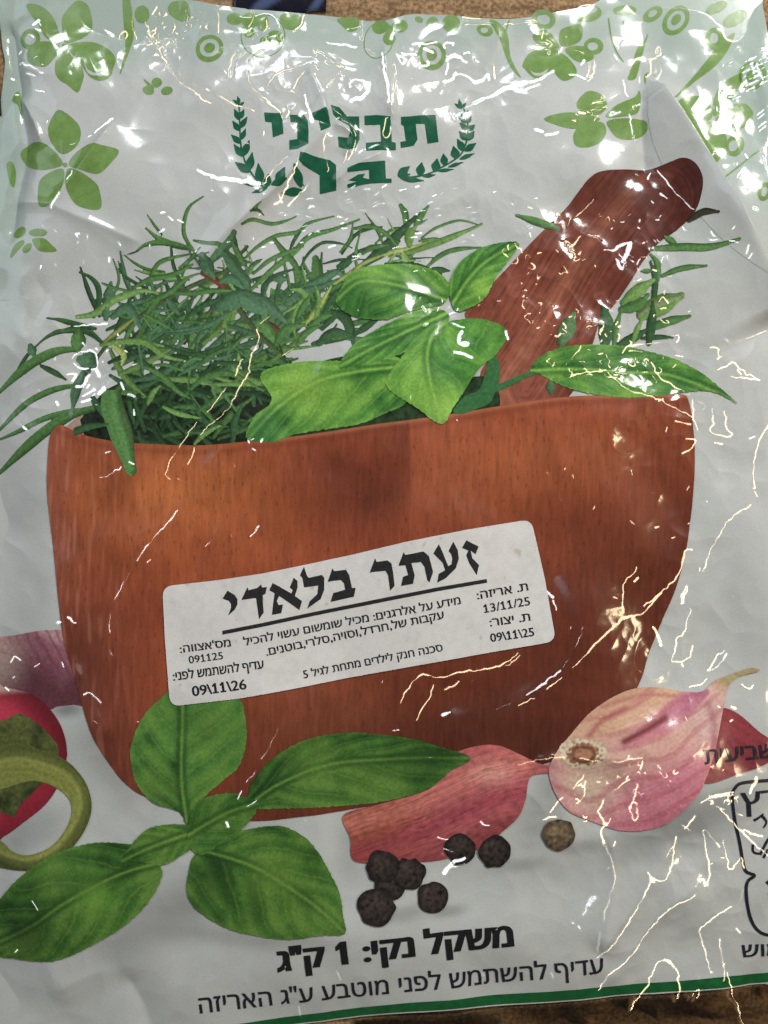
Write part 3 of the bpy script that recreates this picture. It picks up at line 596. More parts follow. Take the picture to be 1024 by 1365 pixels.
ornament('printed_leaf', [[(221, 2), (224, 12), (235, 20), (247, 21), (252, 12), (246, -4), (230, -6)]])
ornament('printed_ring', [ell(278.5, 62, 19, 20)], [np.asarray(ell(278.5, 61, 13.5, 13.5))])
printed('printed_ring', [resample(ell(278.5, 61, 7.5, 7.5), STEP)], orn_col, 1, FILM, bag)
ornament('printed_flower', [ell(312, 21, 11, 8), ell(334, 22, 14, 10), ell(331, 38, 8, 9), ell(349, 25, 8, 12)])
ornament('printed_leaf', [[(372, 17), (385, 12), (401, 18), (396, 32), (386, 36), (377, 32)]])
ornament('printed_leaf', [ell(366, 48, 11, 11), ell(352, 52, 6, 6, 0, 22)])
ornament('printed_ring', [ell(350, 45, 30, 31, 0, 60)], [ell(350, 45, 28.6, 29.6, 0, 60)])
ornament('printed_leaf', [[(449, 19), (463, 16), (478, 18), (476, 32), (466, 36), (458, 30)]])
ornament('printed_flower', [ell(533, 31, 11, 9), ell(519, 48, 8.5, 10), ell(507, 31, 11, 10), ell(519, 35, 5, 6, 0, 22)])
ornament('printed_ring', [ell(505, 50, 20, 28, 10, 60)], [ell(505, 50, 18.8, 26.8, 10, 60)])
ornament('printed_leaf', [ell(577, 27, 8, 9, 20), ell(559, 22, 6, 4, 20, 22)])
ornament('printed_leaf', [ell(602, 28, 12, 12)])
ornament('printed_ring', [ell(576, 71, 19, 20)], [ell(576, 70, 13, 13.5)])
printed('printed_ring', [resample(ell(576, 70, 7, 8), STEP)], orn_col, 1, FILM, bag)
ornament('printed_leaf', [[(653, 24), (667, 50), (680, 85), (695, 103), (682, 75), (678, 45), (668, 29)], ell(647, 38, 11, 8, 15)], [ell(646, 38, 5, 4, 0, 22)])
F4 = [[(712, 42), (714, 52), (726, 58), (747, 60), (740, 45), (728, 36)], [(749, 56), (748, 38), (758, 31), (777, 28), (777, 47), (764, 56)], [(697, 85), (705, 70), (723, 61), (745, 63), (740, 86), (726, 105), (711, 103), (700, 90)],
      [(750, 67), (767, 85), (768, 100), (753, 108), (743, 101), (739, 88)], [(755, 61), (778, 57), (793, 70), (787, 79), (770, 79)], ell(726, 22, 16, 13, 10), ell(793, 58, 13, 12)]
ornament('printed_flower', F4, [ell(726, 22, 9, 7, 10, 22), ell(792, 58, 7, 6, 0, 22), [(705, 88), (711, 95), (722, 96), (731, 90), (726, 99), (713, 100)]])
F5 = [[(768, 139), (783, 123), (802, 129), (808, 144), (799, 155), (786, 156), (773, 152)], [(724, 161), (748, 153), (772, 154), (798, 161), (785, 170), (765, 175), (745, 171)], [(763, 182), (775, 169), (799, 166), (806, 178), (799, 193), (781, 201), (765, 198)],
      [(806, 160), (819, 144), (845, 131), (853, 119), (851, 144), (843, 157)], [(808, 165), (837, 162), (858, 165), (859, 180), (842, 189), (822, 188), (812, 178)]]
ornament('printed_flower', F5)
F6 = [[(899, 144), (912, 129), (935, 128), (947, 137), (947, 160), (920, 162), (907, 155)], [(951, 155), (953, 129), (966, 108), (992, 95), (984, 119), (969, 142)], [(953, 160), (971, 142), (992, 137), (1004, 150), (1000, 165), (984, 173), (966, 171)],
      [(951, 166), (968, 183), (963, 205), (951, 219), (935, 198), (938, 180)], [(948, 164), (938, 184), (928, 188), (915, 170), (910, 160), (925, 163)], ell(979, 195, 12, 15, 20)]
ornament('printed_flower', F6, [ell(977, 195, 6, 8, 20, 22)])
ornament('printed_ring', [ell(1005, 98, 18, 22, 30)], [ell(1005, 98, 13, 16, 30)])
printed('printed_ring', [resample(ell(1004, 99, 7, 9, 30), STEP)], orn_col, 1, FILM, bag)
ornament('printed_ring', [ell(905, 21, 16, 23, 35)], [ell(905, 21, 10.5, 16, 35)])
printed('printed_ring', [resample(ell(905, 20, 5.5, 9, 35), STEP)], orn_col, 1, FILM, bag)
ornament('printed_leaf', [[(985, 37), (966, 49), (946, 75), (925, 101), (894, 136), (928, 107), (956, 85), (974, 62)], ell(957, 46, 13, 16, 15)], [ell(956, 45, 6, 8, 15, 22)])
ornament('printed_leaf', [[(842, 92), (852, 60), (862, 48), (868, 38), (858, 72), (850, 100), (838, 104)]])
ornament('printed_leaf', [ell(836, 7, 16, 7, -5)]); ornament('printed_leaf', [ell(874, 12, 15, 9, -35)], [ell(874, 11, 7, 4, -35, 22)])
ornament('printed_leaf', [ell(985, 18, 18, 9, -28), ell(960, 3, 16, 7, -25)])
ornament('printed_leaf', [[(861, 98), (868, 92), (876, 100), (868, 110), (864, 118)]])
ornament('printed_leaf', [ell(786, 12, 19, 12, -8)], [ell(786, 7, 13, 6, -8, 22)])
def ribbon(pts, w0, w1=None, n=8):
    P = resample(catmull(pts, n=n), STEP * 1.2, closed=False); w1 = w0 if w1 is None else w1; wl = w0 if isinstance(w0, (list, tuple)) else (w0, w1)
    T = np.gradient(P, axis=0); T /= np.linalg.norm(T, axis=1, keepdims=True) + 1e-9
    w = np.interp(np.linspace(0, 1, len(P)), np.linspace(0, 1, len(wl)), wl)[:, None]; Nn = np.stack([-T[:, 1], T[:, 0]], 1)
    return np.vstack([P + Nn * w / 2, (P - Nn * w / 2)[::-1]])
for pts in ([(814, 18), (817, 45), (824, 66), (833, 80)], [(962, 240), (985, 222), (1005, 206), (1030, 192)], [(833, 22), (838, 32), (846, 36)], [(680, 24), (676, 36), (672, 50)]):
    printed('printed_leaf', [ribbon(pts, 2.2, 1.6)], orn_col, 1, FILM, bag)
ornament('printed_leaf', [ell(1016, 258, 9, 13, 20)], [ell(1016, 258, 4, 7, 20, 22)])

printed('folded_flap', [resample(catmull([(866, 94), (882, 110), (905, 155), (945, 226), (985, 298), (1020, 366), (1000, 362), (950, 320), (905, 262), (872, 205), (860, 150)], True, 5), STEP)],
        lambda x, y: np.tile(C(177, 182, 182), (len(x), 1)) * (1 + .012 * samp(NF, x, y))[:, None], 1.1, FILM, bag, label='plain white fold lying over the printed flowers')

# ------------------------------------------------------------------ emblem: lettering and laurel branches
GREEN = C(8, 86, 60)
def green(x, y): return np.tile(GREEN, (len(x), 1)) * (1 + .07 * samp(N16, x, y))[:, None]
for poly in [
    [(353, 152.5), (376.5, 154), (379, 181.5), (365, 186.5), (363, 166), (354.5, 165)],
    [(387, 156), (406, 156), (411, 164), (412.5, 180), (412.5, 197), (398.5, 203.5), (387, 204), (387, 191), (397.5, 190), (397, 166.5), (388.5, 166)],
    [(417, 153.5), (436, 147.5), (438, 152), (441.5, 171), (429, 180.5), (425.5, 164), (419.5, 163)],
    [(441.5, 143), (452.5, 146), (463, 158), (479, 158), (479.5, 188), (475, 199), (466, 203), (452, 198.5), (451, 185), (465, 186.5), (468, 178), (466, 171), (452, 163), (445, 156)],
    [(486, 157), (501, 156), (520.5, 158), (522.5, 191), (527.5, 192), (528, 202), (511, 203), (488, 203.5), (488, 192.5), (508, 191), (507, 168.5), (486.5, 169)],
    [(534.5, 158.5), (580.5, 155), (584.5, 190), (570, 192.5), (566, 167.5), (554, 167.5), (556.5, 187.5), (551.5, 195.5), (534.5, 199), (533.5, 191), (541, 189.5), (538, 170), (534.5, 168)],
    [(402, 208), (440.5, 216), (448.5, 222), (448.5, 255), (426.5, 259), (426.5, 235), (405.5, 224), (400, 219)],
    [(463.5, 227), (477.5, 221), (513.5, 216.5), (514.5, 239.5), (522, 239.5), (522, 245), (495, 246.5), (463.5, 252), (463.5, 247.5), (476, 244), (465, 242.5), (478, 235), (487, 234), (484, 239), (492.5, 241), (492, 229), (463.5, 232.5)]]:
    printed('brand_letter', [straight(np.array(poly, float), STEP)], green, 1, FILM, bag)
def sprig(base, tip, w):
    b, t = np.array(base, float), np.array(tip, float); d = t - b; n = np.array([-d[1], d[0]]) / (np.hypot(*d) + 1e-6)
    return resample(catmull([b, b + d * .25 + n * w * .42, b + d * .5 + n * w * .5, b + d * .8 + n * w * .22, t, b + d * .8 - n * w * .22, b + d * .5 - n * w * .5, b + d * .25 - n * w * .42], True, 5), 1.0)
def laurel(ox, oy, stem, leaves):
    k = 1 / 5.689; f = lambda p: (ox + p[0] * k, oy + p[1] * k)
    polys = [ribbon([f(p) for p in stem], 1.8, 2.4)]
    for t, b, w in leaves: polys.append(sprig(f(b), f(t), w))
    printed('laurel_branch', polys, green, 1, FILM, bag, step=1.0)
laurel(300, 120, [(110, 90), (115, 250), (125, 430), (160, 560), (210, 650), (280, 740), (330, 765)],
       [((62, 82), (115, 118), 4), ((98, 55), (115, 112), 4.5), ((150, 100), (118, 124), 4), ((74, 150), (110, 236), 7), ((150, 155), (114, 228), 7), ((60, 240), (112, 318), 7.5), ((175, 212), (116, 298), 7.5),
        ((48, 345), (124, 415), 8), ((162, 300), (126, 388), 7), ((70, 418), (140, 518), 9), ((190, 390), (142, 515), 10), ((82, 560), (192, 642), 11), ((213, 485), (186, 632), 11), ((258, 570), (278, 735), 12), ((142, 728), (268, 742), 6),
        ((212, 802), (322, 768), 6.5), ((340, 655), (322, 760), 11), ((462, 605), (400, 735), 13), ((480, 690), (358, 742), 10), ((530, 580), (580, 745), 12), ((430, 792), (590, 765), 11), ((605, 735), (520, 660), 5)])
laurel(460, 120, [(880, 100), (922, 200), (932, 330), (908, 430), (862, 505), (745, 578), (610, 642), (420, 672)],
       [((865, 60), (880, 142), 5), ((828, 100), (886, 142), 5), ((920, 90), (888, 135), 4.5), ((872, 168), (918, 208), 6), ((935, 145), (920, 212), 6), ((866, 215), (922, 248), 6.5), ((960, 195), (924, 252), 6.5), ((868, 250), (930, 304), 7.5), ((988, 260), (934, 308), 7.5),
        ((863, 313), (930, 382), 9.5), ((982, 308), (930, 382), 9), ((850, 373), (905, 464), 10), ((996, 402), (908, 462), 9), ((822, 425), (846, 525), 12), ((985, 478), (866, 525), 6), ((745, 482), (758, 572), 10), ((902, 545), (780, 585), 5), ((700, 518), (682, 622), 12), ((828, 600), (700, 614), 5),
        ((582, 548), (566, 652), 12), ((690, 642), (588, 656), 5.5), ((492, 580), (400, 662), 11), ((500, 640), (400, 662), 8), ((602, 690), (415, 672), 8)])

# ------------------------------------------------------------------ rosemary: every needle drawn into one printed part
KN = 1.0
class Needles:
    def __init__(s, x0, y0, x1, y1):
        s.x0, s.y0 = math.floor(x0 / KN) * KN, math.floor(y0 / KN) * KN
        s.xs = np.arange(s.x0, x1, KN); s.ys = np.arange(s.y0, y1, KN)
        s.X, s.Y = np.meshgrid(s.xs, s.ys); s.S = np.full(s.X.shape, -9.0); s.Cc = np.zeros(s.X.shape + (3,)); s.Cc[:] = C(40, 70, 40)
    def needle(s, pts, w, col, tip=.35, base=.6, groove=.25, n=5):
        P = catmull(pts, n=n) if len(pts) > 2 else np.asarray(pts, float)
        i0, i1 = int(max(0, (P[:, 0].min() - w - 3 - s.x0) / KN)), int(min(len(s.xs), (P[:, 0].max() + w + 4 - s.x0) / KN))
        j0, j1 = int(max(0, (P[:, 1].min() - w - 3 - s.y0) / KN)), int(min(len(s.ys), (P[:, 1].max() + w + 4 - s.y0) / KN))
        if i1 <= i0 or j1 <= j0: return
        X, Y = s.X[j0:j1, i0:i1], s.Y[j0:j1, i0:i1]
        d, a, sd, _, _, L = polydist(X, Y, P); t = a / max(L, 1e-6)
        hw = w * .5 * (base + (1 - base) * smooth(0, .3, t)) * (1 - (1 - tip) * smooth(.55, 1.0, t))
        q = hw - d; v = d / np.maximum(hw, .3) * sd
        shade = 0.92 + .30 * np.clip(v, -1, 1) * (1 if L > 0 else 0) - .22 * np.abs(v) ** 3 + groove * np.exp(-(v / .22) ** 2) * .7
        shade = shade * (.9 + .18 * t) * (1 + .10 * samp(N8, X, Y))
        cc = col[None, None, :] * np.clip(shade, .3, 1.7)[..., None]
        S, Cc = s.S[j0:j1, i0:i1], s.Cc[j0:j1, i0:i1]
        m = (q > 0) | ((q > -2.2) & (q > S))
        Cc[m] = cc[m]; np.maximum(S, q, out=S)
    def fill(s, poly, col):
        P = np.asarray(poly, float); ins = inside(s.X, s.Y, P); d = polydist(s.X, s.Y, P, True)[0]; q = np.where(ins, d, -d)
        m = (q > 0) | ((q > -2.2) & (q > s.S)); s.Cc[m] = (col * (1 + .25 * samp(N16, s.X, s.Y)[..., None] + .15 * samp(N8, s.X, s.Y)[..., None]))[m]; s.S = np.maximum(s.S, q)
    def build(s, name, layer, parent, label=None):
        ny, nx = s.S.shape; S = s.S
        q = np.maximum.reduce([S[:-1, :-1], S[1:, :-1], S[:-1, 1:], S[1:, 1:]]) > 0
        j, i = np.where(q)
        idx = np.stack([j * nx + i, (j + 1) * nx + i, (j + 1) * nx + i + 1, j * nx + i + 1], 1)
        used = np.unique(idx); re = np.full(ny * nx, -1); re[used] = np.arange(len(used)); idx = re[idx]
        gyy, gxx = np.gradient(S, KN); sv = S.ravel()[used]; g0, g1 = gxx.ravel()[used], gyy.ravel()[used]; gg = np.maximum(g0 ** 2 + g1 ** 2, .2)
        mv = np.where(sv < 0, np.clip(-sv, 0, 1.3), 0) / gg
        x = s.X.ravel()[used] + np.clip(g0 * mv, -.8, .8); y = s.Y.ravel()[used] + np.clip(g1 * mv, -.8, .8)
        o = mesh_from(name, to_world(x, y, height(x, y, layer * LIFT)), idx, np.clip(s.Cc.reshape(-1, 3)[used], .003, .8), FILM, parent, quads=True)
        if label: o['label'] = label
        return o
GD, GM, GL, GY = C(50, 88, 52), C(76, 122, 62), C(108, 150, 76), C(150, 168, 84)
GB = C(72, 112, 80)
rs = np.random.default_rng(3)
R = Needles(-30, 250, 720, 650)
R.fill([(120, 600), (108, 560), (140, 520), (170, 505), (230, 500), (330, 500), (380, 480), (420, 500), (370, 560), (330, 600), (200, 604)], C(24, 36, 24))
def rnd_cluster(n, cx, cy, rx, ry, ang, spread, Lr, wr, cols, bend=.25):
    for _ in range(n):
        a = rs.uniform(0, 2 * np.pi); r = math.sqrt(rs.uniform()); x, y = cx + rx * r * math.cos(a), cy + ry * r * math.sin(a)
        o = math.radians(ang + rs.normal(0, spread)); L = rs.uniform(*Lr); bn = rs.normal(0, bend) * L
        dx, dy = math.cos(o), -math.sin(o)
        c = cols[rs.integers(len(cols))] * rs.uniform(.75, 1.2)
        R.needle([(x, y), (x + dx * L * .5 - dy * bn * .5, y + dy * L * .5 + dx * bn * .5), (x + dx * L - dy * 0, y + dy * L)], rs.uniform(*wr) * .86, c)
rnd_cluster(80, 250, 535, 110, 55, 25, 50, (40, 90), (6, 10), [GD * .55, GD * .8, GD, GM * .8])
rnd_cluster(60, 240, 480, 110, 40, 20, 40, (50, 110), (6, 10), [GD * .7, GD, GB, GM, GL * .8])
rnd_cluster(40, 320, 445, 90, 45, 30, 40, (50, 100), (6, 10), [GD, GM, GB, GL * .8])
rnd_cluster(20, 420, 430, 60, 50, 60, 40, (40, 90), (7, 12), [GD, GM * .8])
rnd_cluster(26, 190, 440, 80, 40, 40, 50, (40, 90), (6, 9), [GD, GM, GB])
rnd_cluster(70, 270, 430, 160, 80, 30, 45, (28, 70), (3, 5.5), [GM, GL, GD, GB])
rnd_cluster(24, 480, 370, 60, 50, 50, 35, (40, 80), (3, 5.5), [GM, GL, GD])
# stems
for p, w in [([(330, 330), (300, 375), (340, 440), (372, 470)], 7), ([(115, 500), (150, 450), (230, 395), (330, 350)], 6)]: R.needle(p, w, C(70, 88, 52), tip=.8)
R.needle([(270, 365), (285, 372), (300, 384)], 9, C(110, 62, 44), tip=.8); R.needle([(360, 432), (370, 442), (376, 452)], 9, C(100, 58, 40), tip=.8)
T = lambda ox, oy, k, pts: [(ox + a / k, oy + b / k) for a, b in pts]
c2 = lambda *p: T(80, 260, 4.267, p)
c3 = lambda *p: T(150, 430, 4.267, p)
c4 = lambda *p: T(280, 260, 4.267, p)
c5 = lambda *p: T(430, 250, 3.793, p)
c1 = lambda *p: T(0, 420, 5.12, p)
for p, w, c in [
    # fan above the left of the mortar
    (c2((780, 340), (720, 250), (715, 170), (745, 80), (825, 22)), 5.5, GM), (c2((590, 235), (545, 180), (508, 125)), 3.6, GM), (c2((760, 320), (650, 290), (560, 250), (500, 200)), 8, GM), (c2((740, 310), (600, 280), (500, 290), (445, 325)), 8, GM * .95), (c2((450, 325), (420, 335), (388, 343)), 2, GD),
    (c2((600, 440), (500, 425), (430, 390), (370, 345)), 4, GM), (c2((620, 455), (520, 450), (425, 428)), 4, GL), (c2((500, 530), (430, 500), (360, 450), (335, 380)), 4.4, GD), (c2((640, 305), (650, 400), (690, 500), (760, 600)), 5, GD), (c2((540, 560), (520, 480), (560, 400), (640, 365), (750, 345)), 6, GM),
    (c2((190, 690), (220, 600), (215, 520), (170, 465), (115, 440)), 8, GD), (c2((260, 650), (275, 570), (290, 500)), 14, GB), (c2((240, 500), (320, 530), (420, 550)), 4, GM), (c2((100, 692), (200, 670), (320, 590), (470, 545), (560, 560)), 10, GL), (c2((480, 560), (485, 600)), 5, GD), (c2((480, 690), (560, 590), (640, 540)), 8, GM), (c2((260, 700), (262, 640)), 12, GB), (c2((0, 715), (80, 735), (140, 760)), 6, GD), (c2((0, 780), (100, 760), (160, 780), (220, 830)), 9, GD),
    (c2((430, 520), (520, 480), (640, 460), (760, 400)), 8, GM), (c2((770, 270), (860, 290), (940, 300)), 5, GM), (c2((1000, 225), (960, 290), (880, 370), (830, 420)), 11, GB * 1.1), (c2((1000, 250), (1010, 320)), 5, GD), (c2((820, 360), (850, 430), (880, 470)), 18, GB), (c2((950, 330), (990, 390), (1040, 440)), 14, GM * .95),
    (c2((640, 560), (760, 560), (880, 545), (1020, 550)), 7, GM), (c2((480, 620), (620, 560), (720, 480), (790, 450)), 7, GM), (c2((620, 600), (650, 640), (680, 680)), 10, GB), (c2((720, 700), (800, 640), (900, 600), (960, 600)), 8, GD), (c2((600, 780), (700, 770), (850, 740), (1020, 640)), 7, GB), (c2((480, 680), (560, 720), (640, 770)), 6, GM),
    (c2((300, 690), (380, 640), (430, 700), (460, 760)), 14, GB), (c2((250, 830), (330, 770), (420, 700)), 6, GY * .8), (c2((230, 850), (360, 830), (480, 840), (600, 860)), 8, GL),
    # long leaves on the left, running off the bag's edge
    (c1((690, 180), (600, 110), (430, 110), (330, 150), (250, 220)), 7, GD), (c1((650, 90), (520, 60), (420, 35), (325, 22)), 7, GD), (c1((250, 220), (180, 290), (110, 390), (60, 440)), 5, GD), (c1((215, 215), (240, 280)), 13, GB), (c1((520, 230), (400, 245), (260, 310), (120, 400), (-60, 550)), 13, GM), (c1((290, 350), (380, 395), (450, 440)), 8, GD), (c1((540, 120), (530, 180), (530, 240)), 20, GM * .9),
    (c1((540, 480), (400, 500), (250, 560), (120, 650), (-80, 840)), 9, GM * .9), (c1((640, 640), (480, 660), (300, 710), (130, 790), (-60, 860)), 8, GM * .95), (c1((640, 640), (500, 680), (350, 770), (180, 900), (-60, 1100)), 15, GM * .9),
    (c1((560, 400), (520, 520), (500, 640)), 14, GB * .9), (c1((600, 280), (570, 360)), 30, GB),
    # middle tangle
    (c3((0, 130), (60, 180), (50, 240)), 9, GY), (c3((60, 100), (180, 110), (300, 190), (400, 215)), 9, GL), (c3((180, 250), (280, 300), (360, 380), (440, 430)), 8, GM), (c3((300, 130), (440, 180), (560, 160), (700, 90)), 6, GD), (c3((420, 410), (500, 330), (600, 290), (700, 300), (860, 390)), 8, GM * .9), (c3((500, 500), (560, 460), (650, 410), (710, 420)), 8, GM * .9),
    (c3((290, 480), (380, 520), (500, 545)), 7, GL), (c3((470, 690), (520, 640), (590, 600), (620, 590)), 7, GL), (c3((200, 460), (230, 400), (270, 360)), 8, GL * .9), (c3((600, 400), (580, 370), (590, 430)), 7, GM), (c3((720, 250), (720, 180)), 6, GL), (c3((690, 680), (700, 560), (740, 480)), 10, GD), (c3((780, 560), (820, 540)), 5, GM), (c3((300, 60), (420, 60), (520, 30)), 5, GB), (c3((150, 620), (180, 680), (300, 690)), 8, GD * .8),
    (c3((560, 230), (660, 230), (790, 240)), 5, GD), (c3((420, 390), (520, 420), (570, 470)), 7, GD), (c3((380, 300), (480, 240), (600, 200)), 6, GB), (c3((480, 260), (560, 190), (700, 130)), 6, GM * .8), (c3((350, 560), (410, 620)), 7, GD),
    # upper middle
    (c4((0, 285), (80, 290)), 4, GM), (c4((190, 180), (250, 150), (350, 165), (430, 145), (490, 118)), 5, GM), (c4((205, 360), (280, 290), (380, 230), (500, 205), (560, 155), (705, 120)), 5.6, GM), (c4((240, 110), (280, 70), (300, 52)), 3, GM), (c4((240, 105), (280, 98), (310, 122)), 4, GD), (c4((230, 550), (340, 440), (480, 320), (560, 235), (700, 195), (850, 140)), 8, GM), (c4((365, 250), (420, 320), (480, 390), (540, 500)), 9, GM * .9), (c4((455, 310), (480, 250), (525, 190)), 5, GD), (c4((515, 410), (560, 330), (640, 270), (740, 275), (810, 302)), 4.4, GD), (c4((250, 450), (330, 380), (420, 330), (530, 290)), 6, GM * .9), (c4((230, 405), (270, 380), (298, 367)), 4, GD),
    (c4((820, 190), (900, 178), (980, 200), (1020, 260)), 5, GM), (c4((870, 335), (910, 300), (970, 290)), 7, GM), (c4((650, 390), (740, 370), (880, 368)), 4, GD), (c4((750, 420), (800, 370), (830, 345)), 9, GD), (c4((600, 360), (610, 430), (620, 560)), 16, GM * .85), (c4((560, 510), (640, 480), (720, 440), (770, 470)), 12, GB), (c4((440, 600), (520, 550), (640, 520), (760, 470)), 9, GB), (c4((300, 580), (310, 520), (380, 460), (480, 420)), 7, GD), (c4((370, 620), (400, 500), (440, 460)), 6, GD), (c4((380, 480), (430, 480)), 14, GB), (c4((560, 620), (520, 550), (460, 540)), 8, GL), (c4((540, 740), (620, 640), (690, 520)), 7, GY * .9), (c4((600, 720), (620, 600), (600, 520)), 7, GL), (c4((500, 700), (540, 620), (580, 560)), 9, GM),
    (c4((90, 340), (150, 430), (210, 500), (230, 560)), 16, GB * .95), (c4((130, 270), (170, 350), (220, 430)), 8, GM), (c4((70, 490), (130, 480), (190, 530)), 14, GB), (c4((60, 640), (180, 590), (300, 640), (420, 640)), 26, GB * 1.0), (c4((200, 560), (320, 620), (440, 730)), 16, GB), (c4((290, 730), (340, 780), (380, 850)), 16, GM), (c4((380, 850), (430, 770), (540, 740)), 13, GM * .9), (c4((560, 760), (640, 700), (740, 670)), 8, GM), (c4((700, 670), (780, 720), (820, 860)), 14, GD), (c4((620, 850), (700, 790), (800, 800)), 14, GD), (c4((500, 850), (560, 780), (640, 740)), 9, GM),
    # sprig behind the upper basil
    (c5((60, 490), (160, 420), (280, 350), (420, 310), (560, 270)), 6, GY * .85), (c5((395, 90), (420, 140), (415, 200)), 9, GM), (c5((200, 400), (300, 320), (380, 240), (470, 150)), 15, GD), (c5((470, 190), (500, 140), (535, 95)), 9, GM * .9), (c5((440, 290), (440, 240), (470, 200)), 13, GL), (c5((400, 340), (520, 300), (640, 255), (805, 185)), 9, GL * .9), (c5((500, 255), (580, 200), (690, 165), (780, 185)), 3.6, GM), (c5((480, 190), (530, 160)), 3, GM), (c5((490, 270), (580, 260), (610, 280)), 5, GM), (c5((165, 208), (240, 195), (320, 230), (380, 300)), 6, GM * .9), (c5((205, 335), (250, 305), (330, 290)), 7, GM * .9), (c5((530, 400), (600, 340), (690, 310), (800, 305)), 7, GM), (c5((80, 400), (140, 370), (170, 345)), 9, GD), (c5((410, 330), (430, 390)), 9, GL), (c5((560, 410), (640, 420)), 8, GD), (c5((320, 390), (470, 395), (600, 440)), 8, GD), (c5((110, 480), (200, 390), (340, 330)), 5, GY * .75)]:
    R.needle(p, w * .95, c * rs.uniform(.9, 1.15))
R.build('printed_rosemary', 1, bag)
# sprig over the front of the mortar
R = Needles(100, 520, 200, 640)
for p, w, c in [(c1((640, 570), (690, 640), (760, 740)), 9, GD), (c1((760, 470), (770, 620), (830, 800), (905, 1060)), 30, GM * .95), (c1((780, 500), (800, 680), (860, 860), (915, 1050)), 14, GM * 1.1), (c1((440, 830), (540, 790), (640, 760), (740, 750)), 10, GD)]: R.needle(p, w, c, tip=.5, base=.8)
R.build('printed_rosemary', 4, bag, 'drooping rosemary leaves over the front of the mortar')
# sprig to the right of the pestle
R = Needles(680, 270, 1000, 540)
c7 = lambda *p: T(680, 270, 3.2, p)
for p, w, c in [(c7((200, 120), (110, 90), (25, 60)), 10, GM), (c7((750, 90), (800, 60), (860, 65)), 9, C(58, 56, 40)), (c7((600, 205), (720, 200), (830, 205), (945, 180)), 10, GM), (c7((690, 180), (650, 155)), 8, GM), (c7((640, 320), (720, 290), (820, 283)), 7, GM * .9), (c7((620, 340), (620, 270), (590, 230)), 8, GM), (c7((600, 440), (610, 340), (590, 260)), 8, GD), (c7((590, 300), (550, 300)), 6, GM), (c7((480, 430), (540, 380), (600, 340)), 16, GL), (c7((470, 460), (540, 440), (580, 400)), 14, GM), (c7((560, 480), (640, 440), (718, 405)), 26, GL * .95), (c7((550, 480), (620, 440), (715, 408)), 10, C(120, 140, 100)), (c7((590, 540), (670, 510), (757, 490)), 11, GM), (c7((560, 580), (640, 575), (690, 578)), 6, GD), (c7((460, 610), (520, 580), (580, 545)), 12, GD), (c7((590, 600), (600, 500), (600, 430)), 12, GD), (c7((400, 610), (405, 520), (395, 450)), 20, C(56, 96, 60)), (c7((215, 600), (240, 540), (265, 480)), 22, C(86, 120, 80)), (c7((440, 610), (450, 530), (470, 460)), 8, GM), (c7((520, 600), (540, 540), (560, 500)), 7, GL), (c7((170, 810), (168, 760)), 12, C(72, 110, 70))]:
    R.needle(p, w, c)
R.build('printed_rosemary', 3, bag, 'rosemary sprig beside the pestle')

# dark backing: the shaded gap between leaves and rim, painted into the print
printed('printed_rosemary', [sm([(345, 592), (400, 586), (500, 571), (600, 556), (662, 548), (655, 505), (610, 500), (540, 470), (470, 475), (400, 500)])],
        lambda x, y: np.tile(C(34, 56, 32), (len(x), 1)) * (1 + .25 * samp(N16, x, y) + .12 * samp(N8, x, y))[:, None], 2.7, FILM, bag, label='dark printed backing for the shaded gap in the mouth of the mortar')

# ------------------------------------------------------------------ mortar and pestle
def pestle_col(x, y):
    ax = ((x - 640) * .82 + (y - 560) * -.57); v = ((x - 640) * .57 + (y - 560) * .82)
    t = smooth(60, 420, ax)
    c = mix(np.tile(C(132, 70, 52), (len(x), 1)), np.tile(C(80, 36, 29), (len(x), 1)), t)
    d = polydist(x, y, catmull([(700, 520), (745, 450), (805, 350), (870, 270)], n=4)); v = d[0] * d[2]
    c = mix(c, np.tile(C(74, 32, 26), (len(x), 1)), np.clip(smooth(18, 60, v), 0, 1) * .6)
    c = mix(c, np.tile(C(160, 98, 74), (len(x), 1)), np.exp(-((v + 30) / 12) ** 2) * .6 * (1 - t * .7))
    c = mix(c, np.tile(C(70, 30, 26), (len(x), 1)), smooth(880, 925, x) * .6)
    return c * (1 + .07 * samp(N16, x, y) + .10 * samp(NG2, v * 1.5 + 400, ax * .7 + 400) + .08 * samp(NG, v * 1.3 + 400, ax * .8 + 400) + .04 * samp(NF, x, y))[:, None]
pestle = [(620, 417), (656, 379), (700, 333), (733, 300), (753, 280), (770, 258), (783, 242), (799, 233), (832, 229), (866, 227), (885, 222), (905, 217), (920, 226), (929, 246), (927, 270), (919, 290), (899, 310), (876, 326), (856, 349), (839, 376), (819, 406), (799, 428), (790, 455), (780, 480), (745, 540), (645, 552), (640, 500), (655, 470), (640, 440)]
printed('printed_pestle', [sm(pestle)], pestle_col, 2, FILM, bag)
mortar_back = [(78, 590), (100, 560), (120, 550), (132, 556), (140, 600)]
printed('printed_mortar', [sm(mortar_back)], lambda x, y: np.tile(C(158, 134, 118), (len(x), 1)) * (1 + .06 * samp(N8, x, y))[:, None], 0.6, FILM, bag, label='pale inner wall of the printed mortar')
mortar = [(67, 588), (74, 572), (84, 567), (110, 579), (150, 588), (200, 592), (262, 594), (300, 592), (340, 588), (400, 581), (450, 574), (500, 566), (560, 558), (620, 549), (690, 538), (740, 531), (800, 528), (870, 526), (908, 526), (917, 534), (922, 560), (925, 600), (924, 645), (920, 690), (912, 740), (900, 785), (884, 825), (866, 870), (849, 914), (815, 960), (780, 990), (730, 1012), (650, 1040), (560, 1062), (470, 1078), (400, 1087), (340, 1093), (270, 1083), (200, 1064), (170, 1046), (150, 1022), (130, 990), (117, 955), (105, 910), (90, 860), (82, 805), (75, 750), (67, 690), (64, 640)]
